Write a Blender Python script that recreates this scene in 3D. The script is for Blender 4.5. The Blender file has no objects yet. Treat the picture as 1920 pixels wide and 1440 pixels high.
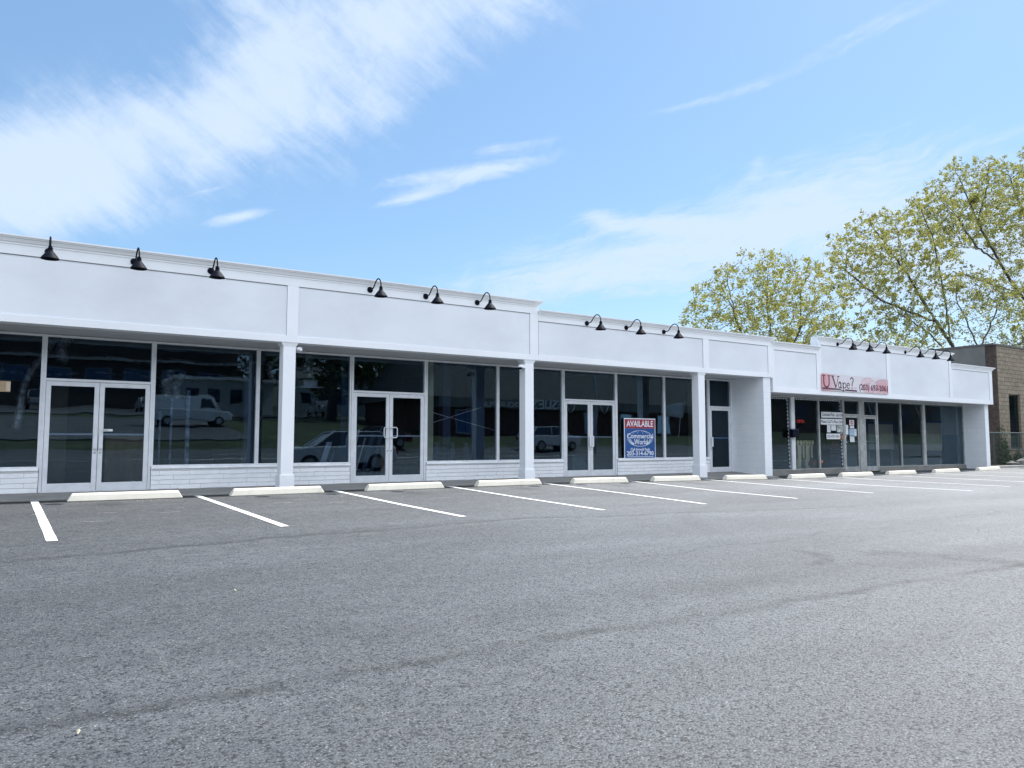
import bpy, bmesh, math, random
import numpy as np
from mathutils import Vector, Matrix
R = math.radians
random.seed(7)
sc = bpy.context.scene
COL = sc.collection

# ------------------------------------------------------------------ camera, exposure
CAM_Z = 1.6
cam = bpy.data.cameras.new('camera'); co = bpy.data.objects.new('camera', cam); COL.objects.link(co)
cam.sensor_width = 36.0; cam.lens = 1430/1920*36.0; cam.clip_start = 0.05; cam.clip_end = 2000
co.location = (0, 0, CAM_Z); co.rotation_euler = (R(90+4.4), 0, R(-33.7))
sc.camera = co
sc.view_settings.view_transform = 'Standard'; sc.view_settings.look = 'None'
sc.view_settings.exposure = 1.05; sc.view_settings.gamma = 1.0
sc.render.resolution_x = 1024; sc.render.resolution_y = 768

# ------------------------------------------------------------------ node helpers
class NT:
    def __init__(s, tree): s.t = tree
    def n(s, typ, **kw):
        nd = s.t.nodes.new(typ)
        for k, v in kw.items():
            if k in ('ins',): continue
            setattr(nd, k, v)
        for k, v in kw.get('ins', {}).items(): s.set(nd.inputs[k], v)
        return nd
    def set(s, inp, v):
        if isinstance(v, bpy.types.NodeSocket): s.t.links.new(v, inp)
        else: inp.default_value = v
    def m(s, op, a, b=0.0, c=0.0, clamp=False):
        nd = s.t.nodes.new('ShaderNodeMath'); nd.operation = op; nd.use_clamp = clamp
        s.set(nd.inputs[0], a); s.set(nd.inputs[1], b); s.set(nd.inputs[2], c)
        return nd.outputs[0]
    def mix(s, f, a, b, blend='MIX'):
        nd = s.t.nodes.new('ShaderNodeMix'); nd.data_type = 'RGBA'; nd.blend_type = blend
        s.set(nd.inputs[0], f)
        for i, v in ((6, a), (7, b)):
            if isinstance(v, (tuple, list)) and len(v) == 3: v = (*v, 1)
            s.set(nd.inputs[i], v)
        return nd.outputs[2]
    def noise(s, vec, scale, detail=4, rough=.5, dist=0.0):
        nd = s.t.nodes.new('ShaderNodeTexNoise')
        if vec is not None: s.set(nd.inputs['Vector'], vec)
        nd.inputs['Scale'].default_value = scale; nd.inputs['Detail'].default_value = detail
        nd.inputs['Roughness'].default_value = rough; nd.inputs['Distortion'].default_value = dist
        return nd.outputs[0]
    def ramp(s, v, lo, hi, a=0.0, b=1.0, smooth=True):
        nd = s.t.nodes.new('ShaderNodeMapRange'); nd.interpolation_type = 'SMOOTHSTEP' if smooth else 'LINEAR'
        s.set(nd.inputs[0], v)
        for i, q in enumerate((lo, hi, a, b)): s.set(nd.inputs[1+i], q)
        return nd.outputs[0]
    def xyz(s, x, y, z=0.0):
        nd = s.t.nodes.new('ShaderNodeCombineXYZ'); s.set(nd.inputs[0], x); s.set(nd.inputs[1], y); s.set(nd.inputs[2], z)
        return nd.outputs[0]
    def sep(s, v):
        nd = s.t.nodes.new('ShaderNodeSeparateXYZ'); s.set(nd.inputs[0], v); return nd.outputs
    def scale(s, v, k):
        nd = s.t.nodes.new('ShaderNodeVectorMath'); nd.operation = 'MULTIPLY'; s.set(nd.inputs[0], v); nd.inputs[1].default_value = k
        return nd.outputs[0]

# ------------------------------------------------------------------ sky and sun
SUN = Vector((0.52, 0.088, 0.85)).normalized()      # to the sun: high, to the right, a little behind the shop fronts
el = math.asin(SUN.z); az = math.atan2(SUN.x, SUN.y)
w = bpy.data.worlds.new('World'); sc.world = w; w.use_nodes = True
T = NT(w.node_tree); w.node_tree.nodes.clear()
sky = T.n('ShaderNodeTexSky', sky_type='NISHITA', sun_disc=False, sun_elevation=el, sun_rotation=az,
          altitude=50, air_density=1.0, dust_density=0.9, ozone_density=2.0)
tc = T.n('ShaderNodeTexCoord')
dx, dy, dz = T.sep(tc.outputs['Generated'])
AZ = T.m('MULTIPLY', T.m('ARCTAN2', dx, dy), 57.2958)
EL = T.m('MULTIPLY', T.m('ARCSINE', dz), 57.2958)
def cloud(a0, e0, ra, re, ang, k):
    c, s_ = math.cos(R(ang)), math.sin(R(ang))
    u = T.m('SUBTRACT', AZ, a0); v = T.m('SUBTRACT', EL, e0)
    p = T.m('ADD', T.m('MULTIPLY', u, c/ra), T.m('MULTIPLY', v, s_/ra))
    q = T.m('ADD', T.m('MULTIPLY', u, -s_/re), T.m('MULTIPLY', v, c/re))
    d = T.m('ADD', T.m('MULTIPLY', p, p), T.m('MULTIPLY', q, q))
    return T.m('MULTIPLY', T.m('EXPONENT', T.m('MULTIPLY', d, -1.0)), k)
def total(lst):
    o = None
    for a in lst:
        m = cloud(*a); o = m if o is None else T.m('ADD', o, m)
    return o
def rot(ang, a, b):
    c, s_ = math.cos(R(ang)), math.sin(R(ang))
    return T.xyz(T.m('ADD', T.m('MULTIPLY', AZ, c*a), T.m('MULTIPLY', EL, s_*a)),
                 T.m('ADD', T.m('MULTIPLY', AZ, -s_*b), T.m('MULTIPLY', EL, c*b)))
big = total([(-1, 15.5, 8, 3.4, 14, .95), (3, 18.5, 8, 3.6, 30, .8), (10, 21.0, 7, 3.2, 32, .72), (15.5, 24.0, 6.5, 3.6, 38, .70), (17, 29.5, 7, 4, 20, .62),
             (27, 30.0, 10, 3.6, 22, .62), (22, 24.0, 7, 3.6, 40, .52), (34, 31, 9, 2.5, 10, .4), (-12, 14, 10, 5, 20, .9), (30, 36, 20, 4, 10, .4), (4, 40, 16, 7, 20, .6)])
wx = T.m('MULTIPLY', T.m('SUBTRACT', T.noise(rot(10, .12, .12), 1.0, 5, .55), .5), 5.0)
def rotw(ang, a, b):
    c, s_ = math.cos(R(ang)), math.sin(R(ang)); A_ = T.m('ADD', AZ, wx); E_ = T.m('ADD', EL, T.m('MULTIPLY', wx, -.7))
    return T.xyz(T.m('ADD', T.m('MULTIPLY', A_, c*a), T.m('MULTIPLY', E_, s_*a)), T.m('ADD', T.m('MULTIPLY', A_, -s_*b), T.m('MULTIPLY', E_, c*b)))
nb = T.noise(rotw(-34, .10, .42), 1.0, 12, .66, .3)
nb2 = T.noise(rotw(30, .13, .20), 1.0, 12, .66, .2)
nz = T.m('ADD', T.m('MULTIPLY', nb, .55), T.m('MULTIPLY', nb2, .45))
dens1 = T.ramp(T.m('ADD', big, T.m('MULTIPLY', T.m('SUBTRACT', nz, .5), 3.9)), -.02, 1.50)
dens1 = T.m('MULTIPLY', dens1, T.ramp(big, .02, .40))
wisp = total([(30.2, 19.8, 6.4, .70, 10, 1.05), (26.2, 18.0, 2.6, .42, 14, .85), (33.0, 21.6, 4.6, .45, 7, .65), (13.4, 15.7, 2.4, .42, 16, .9), (11.2, 17.2, 2.6, .28, 22, .62),
              (40.6, 16.5, 1.6, .6, -8, .7), (44.5, 16.0, 4.0, .5, 0, .62), (50, 15.4, 5, .3, 0, .5), (46, 14.5, 12, 2.2, 3, .52), (56, 17.0, 9, 2.8, 6, .66), (37, 12.0, 10, 1.5, 6, .66),
              (52, 19.5, 1.0, .6, 60, .42), (52, 12, 18, 3.5, 0, .38), (60, 26.8, 10, .6, 14, .42), (49, 24.2, 7, .35, 8, .3), (66, 31, 10, 2, 14, .3), (66, 12, 10, 6, 0, .75)])
nw = T.noise(rotw(10, .10, .95), 1.0, 12, .64, .2)
nw2 = T.noise(rotw(20, .35, .9), 1.1, 10, .64, .2)
dens2 = T.ramp(T.m('ADD', T.m('MULTIPLY', wisp, .95), T.m('MULTIPLY', T.m('SUBTRACT', T.m('ADD', T.m('MULTIPLY', nw, .6), T.m('MULTIPLY', nw2, .4)), .5), 2.2)), .10, 1.1)
dens2 = T.m('MULTIPLY', dens2, T.ramp(wisp, .05, .35))
low = T.ramp(EL, 0, 12, .80, 0.0)
dens = T.m('MAXIMUM', T.m('MAXIMUM', T.m('MULTIPLY', dens1, .90), T.m('MULTIPLY', dens2, .85)), low, clamp=True)
tint = T.mix(1.0, sky.outputs[0], (.67, .765, .78), 'MULTIPLY')
air = T.mix(.22, tint, (2.2, 3.9, 6.4))
colr = T.mix(dens, air, (3.55, 4.25, 5.25))
# unseen bright cloud added behind the camera to light the shop fronts
fill_cloud = T.m('MULTIPLY', T.ramp(dy, -.02, -.42), T.ramp(EL, 6, 16))
fill_cloud = T.m('MULTIPLY', fill_cloud, T.ramp(T.noise(tc.outputs['Generated'], 2.2, 6, .6), .25, .55, .72, 1.0))
colr = T.mix(fill_cloud, colr, (8.3, 9.1, 10.5))
bg = T.n('ShaderNodeBackground', ins={'Color': colr, 'Strength': 0.1})
wo = T.n('ShaderNodeOutputWorld'); w.node_tree.links.new(bg.outputs[0], wo.inputs[0])
sl = bpy.data.lights.new('sun', 'SUN'); sl.energy = 3.2; sl.angle = R(.55); sl.color = (1, .95, .88)
so = bpy.data.objects.new('sun', sl); COL.objects.link(so)
so.rotation_euler = SUN.to_track_quat('Z', 'Y').to_euler(); so.location = (20, 5, 40)

# ------------------------------------------------------------------ materials
MATS = {}
def mat(name, col, rough=.6, metal=0.0, var=.08, vscale=3.0, bump=0.0, bscale=40, spec=.5, coat=0.0, emit=None, stretch=(1, 1, 1), detail=5):
    if name in MATS: return MATS[name]
    m = bpy.data.materials.new(name); m.use_nodes = True; t = NT(m.node_tree)
    b = m.node_tree.nodes['Principled BSDF']
    tcn = t.n('ShaderNodeTexCoord'); vec = t.scale(tcn.outputs['Object'], stretch)
    n = t.noise(vec, vscale, detail, .6)
    lo = tuple(c*(1-var) for c in col); hi = tuple(min(1, c*(1+var)) for c in col)
    t.set(b.inputs['Base Color'], t.mix(t.ramp(n, .3, .7), lo, hi))
    b.inputs['Roughness'].default_value = rough; b.inputs['Metallic'].default_value = metal
    b.inputs['Specular IOR Level'].default_value = spec; b.inputs['Coat Weight'].default_value = coat
    if bump:
        bn = t.n('ShaderNodeBump', ins={'Strength': bump, 'Distance': .01, 'Height': t.noise(vec, bscale, 4, .6)})
        t.set(b.inputs['Normal'], bn.outputs[0])
    if emit:
        b.inputs['Emission Color'].default_value = (*emit[0], 1); b.inputs['Emission Strength'].default_value = emit[1]
    MATS[name] = m
    return m
white = mat('white_paint', (.86, .875, .89), .5, var=.03, vscale=.9, bump=.12, bscale=25, detail=6)
whiteboard = mat('white_board_paint', (.77, .795, .825), .55, var=.06, vscale=.42, bump=.1, bscale=18, stretch=(1, 1, 1.6))
alum = mat('brushed_aluminium', (.72, .74, .77), .42, metal=.2, var=.06, vscale=6)
alum_old = mat('weathered_aluminium', (.42, .43, .42), .5, metal=.4, var=.18, vscale=5)
black = mat('black_enamel', (.002, .004, .012), .6, var=.1, spec=.12)
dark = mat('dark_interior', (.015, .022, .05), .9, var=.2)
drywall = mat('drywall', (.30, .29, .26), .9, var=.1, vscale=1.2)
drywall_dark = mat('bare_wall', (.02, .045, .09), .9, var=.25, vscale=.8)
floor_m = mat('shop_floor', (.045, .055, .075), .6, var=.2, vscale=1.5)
concrete = mat('concrete', (.215, .21, .195), .85, var=.14, vscale=2.2, bump=.3, bscale=60)
kerbm = mat('kerb_stone', (.36, .355, .335), .85, var=.15, vscale=4, bump=.3, bscale=50)
stopm = mat('wheel_stop_paint', (.80, .75, .63), .7, var=.06, vscale=3, bump=.25, bscale=50)
paint = mat('road_paint', (.76, .77, .76), .6, var=.16, vscale=14, bump=.4, bscale=120)
foil = mat('foil_duct', (.62, .62, .60), .35, metal=.7, var=.35, vscale=14, bump=.8, bscale=30)
studm = mat('galvanised_steel', (.45, .47, .50), .4, metal=.7, var=.15)
wood = mat('plywood', (.30, .19, .11), .7, var=.2, vscale=5, stretch=(1, 1, .2))
cream = mat('cream_plaster', (.70, .66, .46), .7, var=.06)
navy = mat('navy_paint', (.015, .03, .09), .4, var=.1)
bluep = mat('blue_grey_post', (.05, .085, .15), .5, var=.1)
yellowwall = mat('yellow_trim', (.62, .58, .36), .8, var=.08)
rubber = mat('rubber', (.02, .02, .02), .8)
paper = mat('paper', (.74, .76, .78), .7, var=.05, vscale=8)
ink = mat('ink', (.03, .03, .05), .6)
roofm = mat('roof_membrane', (.25, .25, .25), .9)
bark = mat('bark', (.085, .07, .055), .95, var=.35, vscale=6, bump=.8, bscale=14, stretch=(1, 1, .3))

def brickmat(name, c1, c2, mortar, bw, bh, msize=.012, off=.5, squash=1.0, wob=0.0, rough=.8, bump=.6, axis='xz', noise=.5, rowz=0.0):
    m = bpy.data.materials.new(name); m.use_nodes = True; t = NT(m.node_tree); b = m.node_tree.nodes['Principled BSDF']
    g = t.n('ShaderNodeNewGeometry'); x, y, z = t.sep(g.outputs['Position'])
    if axis == 'box':
        nx, ny, nz_ = t.sep(g.outputs['Normal'])
        f = t.m('GREATER_THAN', t.m('ABSOLUTE', nx), .5)
        h = t.m('ADD', t.m('MULTIPLY', x, t.m('SUBTRACT', 1.0, f)), t.m('MULTIPLY', y, f))
    else: h = x if axis == 'xz' else y
    hz = t.m('SUBTRACT', z, rowz)
    if wob: hz = t.m('ADD', hz, t.m('MULTIPLY', t.m('SUBTRACT', t.noise(t.scale(g.outputs['Position'], (1.2, 1, 4)), 2.0, 3, .5), .5), wob))
    bt = t.n('ShaderNodeTexBrick', offset=off, squash=squash, squash_frequency=3, ins={'Vector': t.xyz(h, hz, 0), 'Color1': (*c1, 1), 'Color2': (*c2, 1), 'Mortar': (*mortar, 1),
             'Scale': 1.0, 'Mortar Size': msize, 'Mortar Smooth': .3, 'Brick Width': bw, 'Row Height': bh})
    n1 = t.noise(g.outputs['Position'], 6, 5, .65); n2 = t.noise(g.outputs['Position'], .7, 4, .5)
    c = t.mix(t.m('MULTIPLY', t.ramp(n1, .35, .7), noise), bt.outputs['Color'], t.mix(1.0, bt.outputs['Color'], (.62, .6, .58), 'MULTIPLY'))
    c = t.mix(t.m('MULTIPLY', t.ramp(n2, .4, .7), noise*.6), c, t.mix(1.0, c, (.75, .74, .72), 'MULTIPLY'))
    t.set(b.inputs['Base Color'], c); b.inputs['Roughness'].default_value = rough
    hgt = t.m('ADD', t.m('MULTIPLY', bt.outputs['Fac'], -1.0), t.m('MULTIPLY', t.noise(g.outputs['Position'], 28, 5, .7), .9))
    bn = t.n('ShaderNodeBump', ins={'Strength': bump, 'Distance': .012, 'Height': hgt}); t.set(b.inputs['Normal'], bn.outputs[0])
    MATS[name] = m; return m
stone = brickmat('painted_stone_face', (.92, .93, .94), (.85, .87, .90), (.60, .62, .66), .58, .094, .004, .37, squash=1.7, wob=.035, bump=1.0, noise=.16)
cmu = brickmat('painted_block', (.83, .85, .87), (.80, .825, .85), (.70, .72, .75), .40, .2, .004, bump=.25, axis='box', noise=.08)
tan = brickmat('tan_split_block', (.34, .28, .20), (.27, .225, .165), (.10, .082, .06), .40, .2, .009, bump=1.0, axis='box', noise=.8)
parge = mat('grey_parging', (.16, .16, .15), .9, var=.12, vscale=1.5, bump=.3)
flute = mat('dark_fluted_block', (.085, .065, .055), .9, var=.35, vscale=7, bump=.9, bscale=24)
redbrick = brickmat('red_brick', (.17, .06, .045), (.12, .045, .035), (.2, .17, .15), .22, .075, .01, axis='box')
brownclad = mat('brown_cladding', (.07, .06, .055), .8, var=.2, vscale=.8)
shingle = mat('grey_shingle', (.10, .105, .10), .9, var=.2, vscale=3, bump=.5)

def glassmat(name, tint, ior=1.7, wob=.0015):
    m = bpy.data.materials.new(name); m.use_nodes = True; t = NT(m.node_tree); m.node_tree.nodes.clear()
    g = t.n('ShaderNodeNewGeometry')
    bn = t.n('ShaderNodeBump', ins={'Strength': 1.0, 'Distance': wob, 'Height': t.noise(g.outputs['Position'], 1.1, 2, .4)})
    fr = t.n('ShaderNodeFresnel', ins={'IOR': ior})
    gl = t.n('ShaderNodeBsdfGlossy', ins={'Roughness': 0.0, 'Color': (.58, .82, 1, 1), 'Normal': bn.outputs[0]})
    tr = t.n('ShaderNodeBsdfTransparent', ins={'Color': (*tint, 1)})
    mx = t.n('ShaderNodeMixShader', ins={0: fr.outputs[0]}); m.node_tree.links.new(tr.outputs[0], mx.inputs[1]); m.node_tree.links.new(gl.outputs[0], mx.inputs[2])
    o = t.n('ShaderNodeOutputMaterial'); m.node_tree.links.new(mx.outputs[0], o.inputs[0])
    MATS[name] = m; return m
glass = glassmat('shop_glass', (.70, .80, .94), 1.95, .0016)
glass_clear = glassmat('clear_glass', (.88, .92, .95), 1.7, .0014)
glass_dark = glassmat('tinted_glass', (.40, .55, .80), 1.55, .002)

def asphalt(name, seams=True, base=(.083, .089, .096)):
    m = bpy.data.materials.new(name); m.use_nodes = True; t = NT(m.node_tree); b = m.node_tree.nodes['Principled BSDF']
    g = t.n('ShaderNodeNewGeometry'); P = g.outputs['Position']; x, y, z = t.sep(P)
    v1 = t.n('ShaderNodeTexVoronoi', ins={'Vector': P, 'Scale': 78.0}); v2 = t.n('ShaderNodeTexVoronoi', ins={'Vector': P, 'Scale': 150.0})
    r1, _, _ = t.sep(v1.outputs['Color']); r2, _, _ = t.sep(v2.outputs['Color'])
    agg = t.m('ADD', t.m('MULTIPLY', r1, .55), t.m('MULTIPLY', r2, .45))
    n_mid = t.noise(P, 7, 5, .65); n_big = t.noise(t.scale(P, (.5, 1.0, 1)), .35, 4, .55); n_pat = t.noise(t.scale(P, (.25, 1.3, 1)), .8, 5, .6, .4)
    k = t.m('MULTIPLY', t.ramp(agg, .15, .85, .66, 1.50, smooth=False), t.ramp(r1, .02, .26, .22, 1.08))
    k = t.m('MULTIPLY', k, t.ramp(v1.outputs['Distance'], .45, .80, 1.05, .60))
    k = t.m('MULTIPLY', k, t.ramp(n_mid, .3, .7, .90, 1.10)); k = t.m('MULTIPLY', k, t.ramp(n_big, .3, .7, .86, 1.14)); k = t.m('MULTIPLY', k, t.ramp(n_pat, .38, .66, .88, 1.08))
    chip = t.m('GREATER_THAN', r2, .988)
    if seams:
        # older, greyer surface plus painted-in sun glare towards the right
        k = t.m('MULTIPLY', k, t.m('MULTIPLY', t.ramp(x, -1.5, 6, .64, 1.04), t.ramp(x, 4, 20, 1.0, 1.62)))
        wv = t.noise(t.xyz(t.m('MULTIPLY', x, .55), 0, 0), 1.0, 4, .6)
        wv2 = t.noise(t.xyz(t.m('MULTIPLY', x, .9), 3.3, 0), 1.0, 4, .6)
        def seam(c, mm, amp, wdark, wlight, kd, kl, wvn, x0=None, x1=None):
            nonlocal k
            line = t.m('ADD', t.m('ADD', t.m('MULTIPLY', x, mm), c), t.m('MULTIPLY', t.m('SUBTRACT', wvn, .5), amp))
            d = t.m('SUBTRACT', y, line)
            dk = t.ramp(t.m('ABSOLUTE', d), 0, wdark, 1, 0)
            lt = t.m('MULTIPLY', t.ramp(d, -wlight, -wdark*.4, 0, 1), t.ramp(d, 0, wdark*.3, 1, 0))
            brk = t.m('MULTIPLY', t.ramp(t.noise(t.scale(P, (1, .3, 1)), 1.1, 6, .7), .34, .56, .25, 1.1), t.ramp(t.noise(P, 22, 4, .7), .36, .58, .5, 1.2))
            if x0 is not None: brk = t.m('MULTIPLY', brk, t.m('MULTIPLY', t.ramp(x, x0-1, x0+1), t.ramp(x, x1-1.5, x1+1.5, 1, 0)))
            k = t.m('MULTIPLY', k, t.m('SUBTRACT', 1.0, t.m('MULTIPLY', t.m('MULTIPLY', dk, brk), kd)))
            k = t.m('MULTIPLY', k, t.m('ADD', 1.0, t.m('MULTIPLY', t.m('MULTIPLY', lt, brk), kl)))
        seam(8.55, .14, .7, .15, .7, .50, .16, wv, -9, 6.4)
        seam(10.4, -.15, .6, .13, .5, .42, .10, wv2, 5.8, 14)
        seam(3.95, -.035, .55, .11, .45, .50, .24, wv, -3, 22)
        seam(4.75, -.06, .9, .45, .5, .22, .08, wv2, 0, 20)
        seam(5.6, .06, .8, .06, .3, .28, .0, wv2, 4, 24)
        # round tyre scuffs
        def arc(cx, cy, r, wd, kd, lo, hi):
            nonlocal k
            ux = t.m('SUBTRACT', x, cx); uy = t.m('SUBTRACT', y, cy)
            rr = t.m('SQRT', t.m('ADD', t.m('MULTIPLY', ux, ux), t.m('MULTIPLY', uy, uy)))
            an = t.m('MULTIPLY', t.m('ARCTAN2', uy, ux), 57.3)
            a = t.m('MULTIPLY', t.ramp(t.m('ABSOLUTE', t.m('SUBTRACT', rr, r)), wd*.3, wd, 1, 0), t.m('MULTIPLY', t.ramp(an, lo-8, lo+8), t.ramp(an, hi-6, hi+6, 1, 0)))
            k = t.m('MULTIPLY', k, t.m('SUBTRACT', 1.0, t.m('MULTIPLY', t.m('MULTIPLY', a, t.ramp(n_mid, .35, .6, .5, 1)), kd)))
        arc(6.75, 5.35, .62, .13, .45, -100, 5); arc(7.2, 3.6, 1.45, .30, .34, -60, 65)
        arc(12.5, 5, 5, .25, .12, 60, 160); arc(11, 11.5, 1.8, .1, .2, 200, 280)
        # soft oil stains where engines stand, just off each wheel stop
        sx = t.m('SUBTRACT', t.m('MODULO', t.m('ADD', x, 27.5-.25), 2.78), .95)
        st = t.m('ADD', t.m('MULTIPLY', t.m('MULTIPLY', sx, sx), 14.0), t.m('MULTIPLY', t.m('MULTIPLY', t.m('SUBTRACT', y, 14.25), t.m('SUBTRACT', y, 14.25)), 3.0))
        k = t.m('MULTIPLY', k, t.m('SUBTRACT', 1.0, t.m('MULTIPLY', t.m('EXPONENT', t.m('MULTIPLY', st, -1.3)), .42)))
        strip = t.m('MULTIPLY', t.ramp(t.m('ADD', y, t.m('MULTIPLY', n_mid, .2)), 14.92, 15.10), t.ramp(x, 19.5, 20.5, 1, .8))  # the building's shadow along the kerb, painted into the asphalt colour
        k = t.m('MULTIPLY', k, t.m('SUBTRACT', 1.0, t.m('MULTIPLY', strip, .92)))
    v = t.n('ShaderNodeVectorMath', operation='SCALE', ins={0: base, 'Scale': k})
    c = t.mix(t.m('MULTIPLY', chip, .4), v.outputs[0], (.42, .41, .38))
    t.set(b.inputs['Base Color'], c); t.set(b.inputs['Roughness'], t.ramp(n_mid, .3, .7, .55, .72)); b.inputs['Specular IOR Level'].default_value = .6
    hh = t.m('ADD', t.m('MULTIPLY', v1.outputs['Distance'], -.9), t.m('MULTIPLY', agg, .55))
    bn = t.n('ShaderNodeBump', ins={'Strength': .7, 'Distance': .005, 'Height': hh}); t.set(b.inputs['Normal'], bn.outputs[0])
    MATS[name] = m; return m
lot_m = asphalt('lot_asphalt'); road_m = asphalt('road_asphalt', False, (.10, .10, .10))

def leafmat(name, c1, c2, trans=.45):
    m = bpy.data.materials.new(name); m.use_nodes = True; t = NT(m.node_tree); m.node_tree.nodes.clear()
    g = t.n('ShaderNodeNewGeometry')
    n = t.noise(g.outputs['Position'], .9, 3, .6)
    f = t.m('ADD', t.m('MULTIPLY', g.outputs['Random Per Island'], .6), t.m('MULTIPLY', t.ramp(n, .35, .65), .4))
    c = t.mix(f, c1, c2)
    d = t.n('ShaderNodeBsdfDiffuse', ins={'Color': c}); tl = t.n('ShaderNodeBsdfTranslucent', ins={'Color': t.mix(1.0, c, (1.25, 1.2, .6), 'MULTIPLY')})
    gl = t.n('ShaderNodeBsdfGlossy', ins={'Roughness': .45, 'Color': (1, 1, 1, 1)})
    mx = t.n('ShaderNodeMixShader', ins={0: trans}); L = m.node_tree.links; L.new(d.outputs[0], mx.inputs[1]); L.new(tl.outputs[0], mx.inputs[2])
    m2 = t.n('ShaderNodeMixShader', ins={0: .05}); L.new(mx.outputs[0], m2.inputs[1]); L.new(gl.outputs[0], m2.inputs[2])
    o = t.n('ShaderNodeOutputMaterial'); L.new(m2.outputs[0], o.inputs[0]); MATS[name] = m; return m
leaf_spring = leafmat('spring_leaf', (.17, .19, .05), (.44, .43, .14), .45)
leaf_dark = leafmat('dark_leaf', (.02, .04, .012), (.06, .10, .03), .3)
leaf_ivy = leafmat('ivy_leaf', (.025, .05, .015), (.07, .11, .03), .3)
grass = mat('grass', (.05, .065, .025), .9, var=.4, vscale=.6, bump=.6, bscale=20)
dirt = mat('soil', (.08, .07, .055), .95, var=.4, vscale=2, bump=.8, bscale=16)
rockm = mat('rock', (.14, .14, .13), .9, var=.4, vscale=6, bump=.8, bscale=10)
# ------------------------------------------------------------------ mesh helpers
class MB:
    """collects shapes; build() links them as one mesh object"""
    def __init__(s): s.v = []; s.f = []
    def add(s, vs, fs):
        o = len(s.v); s.v += [tuple(v) for v in vs]; s.f += [tuple(i+o for i in f) for f in fs]; return s
    def box(s, x0, x1, y0, y1, z0, z1):
        return s.add([(x0,y0,z0),(x1,y0,z0),(x1,y1,z0),(x0,y1,z0),(x0,y0,z1),(x1,y0,z1),(x1,y1,z1),(x0,y1,z1)],
                     [(0,3,2,1),(4,5,6,7),(0,1,5,4),(1,2,6,5),(2,3,7,6),(3,0,4,7)])
    def prism(s, pts, axis, a, b):
        """pts 2-D outline; axis 'x': (y,z), 'y': (x,z), 'z': (x,y)"""
        def P(p, t): return {'x': (t, p[0], p[1]), 'y': (p[0], t, p[1]), 'z': (p[0], p[1], t)}[axis]
        n = len(pts); ar = sum(pts[i][0]*pts[(i+1) % n][1]-pts[(i+1) % n][0]*pts[i][1] for i in range(n))
        if (ar < 0) != (axis == 'y'): pts = pts[::-1]
        vs = [P(p, a) for p in pts]+[P(p, b) for p in pts]
        fs = [tuple(range(n))[::-1], tuple(range(n, 2*n))]+[(i, (i+1) % n, n+(i+1) % n, n+i) for i in range(n)]
        return s.add(vs, fs)
    def tube(s, pts, r, n=8, cap=True):
        pts = [Vector(p) for p in pts]; rs = r if isinstance(r, (list, tuple)) else [r]*len(pts)
        vs = []; up = None
        for i, p in enumerate(pts):
            d = (pts[min(i+1, len(pts)-1)]-pts[max(i-1, 0)]).normalized()
            if up is None: up = Vector((0, 0, 1)) if abs(d.z) < .9 else Vector((1, 0, 0))
            a = d.cross(up).normalized(); b = a.cross(d).normalized(); up = b
            for k in range(n):
                t = 2*math.pi*k/n; vs.append(p+a*(math.cos(t)*rs[i])+b*(math.sin(t)*rs[i]))
        fs = [(i*n+k, i*n+(k+1) % n, (i+1)*n+(k+1) % n, (i+1)*n+k) for i in range(len(pts)-1) for k in range(n)]
        if cap: fs += [tuple(range(n))[::-1], tuple(range((len(pts)-1)*n, len(pts)*n))]
        return s.add(vs, fs)
    def lathe(s, prof, c=(0, 0, 0), n=24, M=None, cap=False):
        vs = []
        for r, z in prof:
            for k in range(n):
                t = 2*math.pi*k/n; v = Vector((r*math.cos(t), r*math.sin(t), z))
                if M is not None: v = M @ v
                vs.append(v+Vector(c))
        m = len(prof)
        fs = [(i*n+k, i*n+(k+1) % n, (i+1)*n+(k+1) % n, (i+1)*n+k) for i in range(m-1) for k in range(n)]
        if cap: fs += [tuple(range(n))[::-1], tuple(range((m-1)*n, m*n))]
        return s.add(vs, fs)
    def quad(s, a, b, c, d): return s.add([a, b, c, d], [(0, 1, 2, 3)])
    def build(s, name, m, parent=None, bevel=0.0, smooth=False, loc=None, solid=0.0, seg=2):
        me = bpy.data.meshes.new(name); me.from_pydata(s.v, [], s.f); me.update()
        me.materials.append(m)
        if smooth:
            me.polygons.foreach_set('use_smooth', [True]*len(me.polygons))
            try: me.set_sharp_from_angle(angle=R(40))
            except Exception: pass
        o = bpy.data.objects.new(name, me); COL.objects.link(o)
        if parent: o.parent = parent
        if loc: o.location = loc
        if bevel:
            md = o.modifiers.new('bevel', 'BEVEL'); md.width = bevel; md.segments = seg; md.limit_method = 'ANGLE'; md.angle_limit = R(40)
        if solid:
            md = o.modifiers.new('solid', 'SOLIDIFY'); md.thickness = solid
        return o
def tag(o, label=None, cat=None, group=None, kind=None):
    for k, v in (('label', label), ('category', cat), ('group', group), ('kind', kind)):
        if v: o[k] = v
    return o
def empty(name, loc=(0, 0, 0), rz=0.0, label=None, cat=None, group=None):
    o = bpy.data.objects.new(name, None); COL.objects.link(o); o.location = loc; o.rotation_euler = (0, 0, rz); o.empty_display_size = .1
    return tag(o, label, cat, group)
def copy_tree(o, parent=None):
    c = o.copy(); COL.objects.link(c); c.parent = parent
    for ch in [q for q in COL.objects if q.parent == o]: copy_tree(ch, c)
    return c
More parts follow.
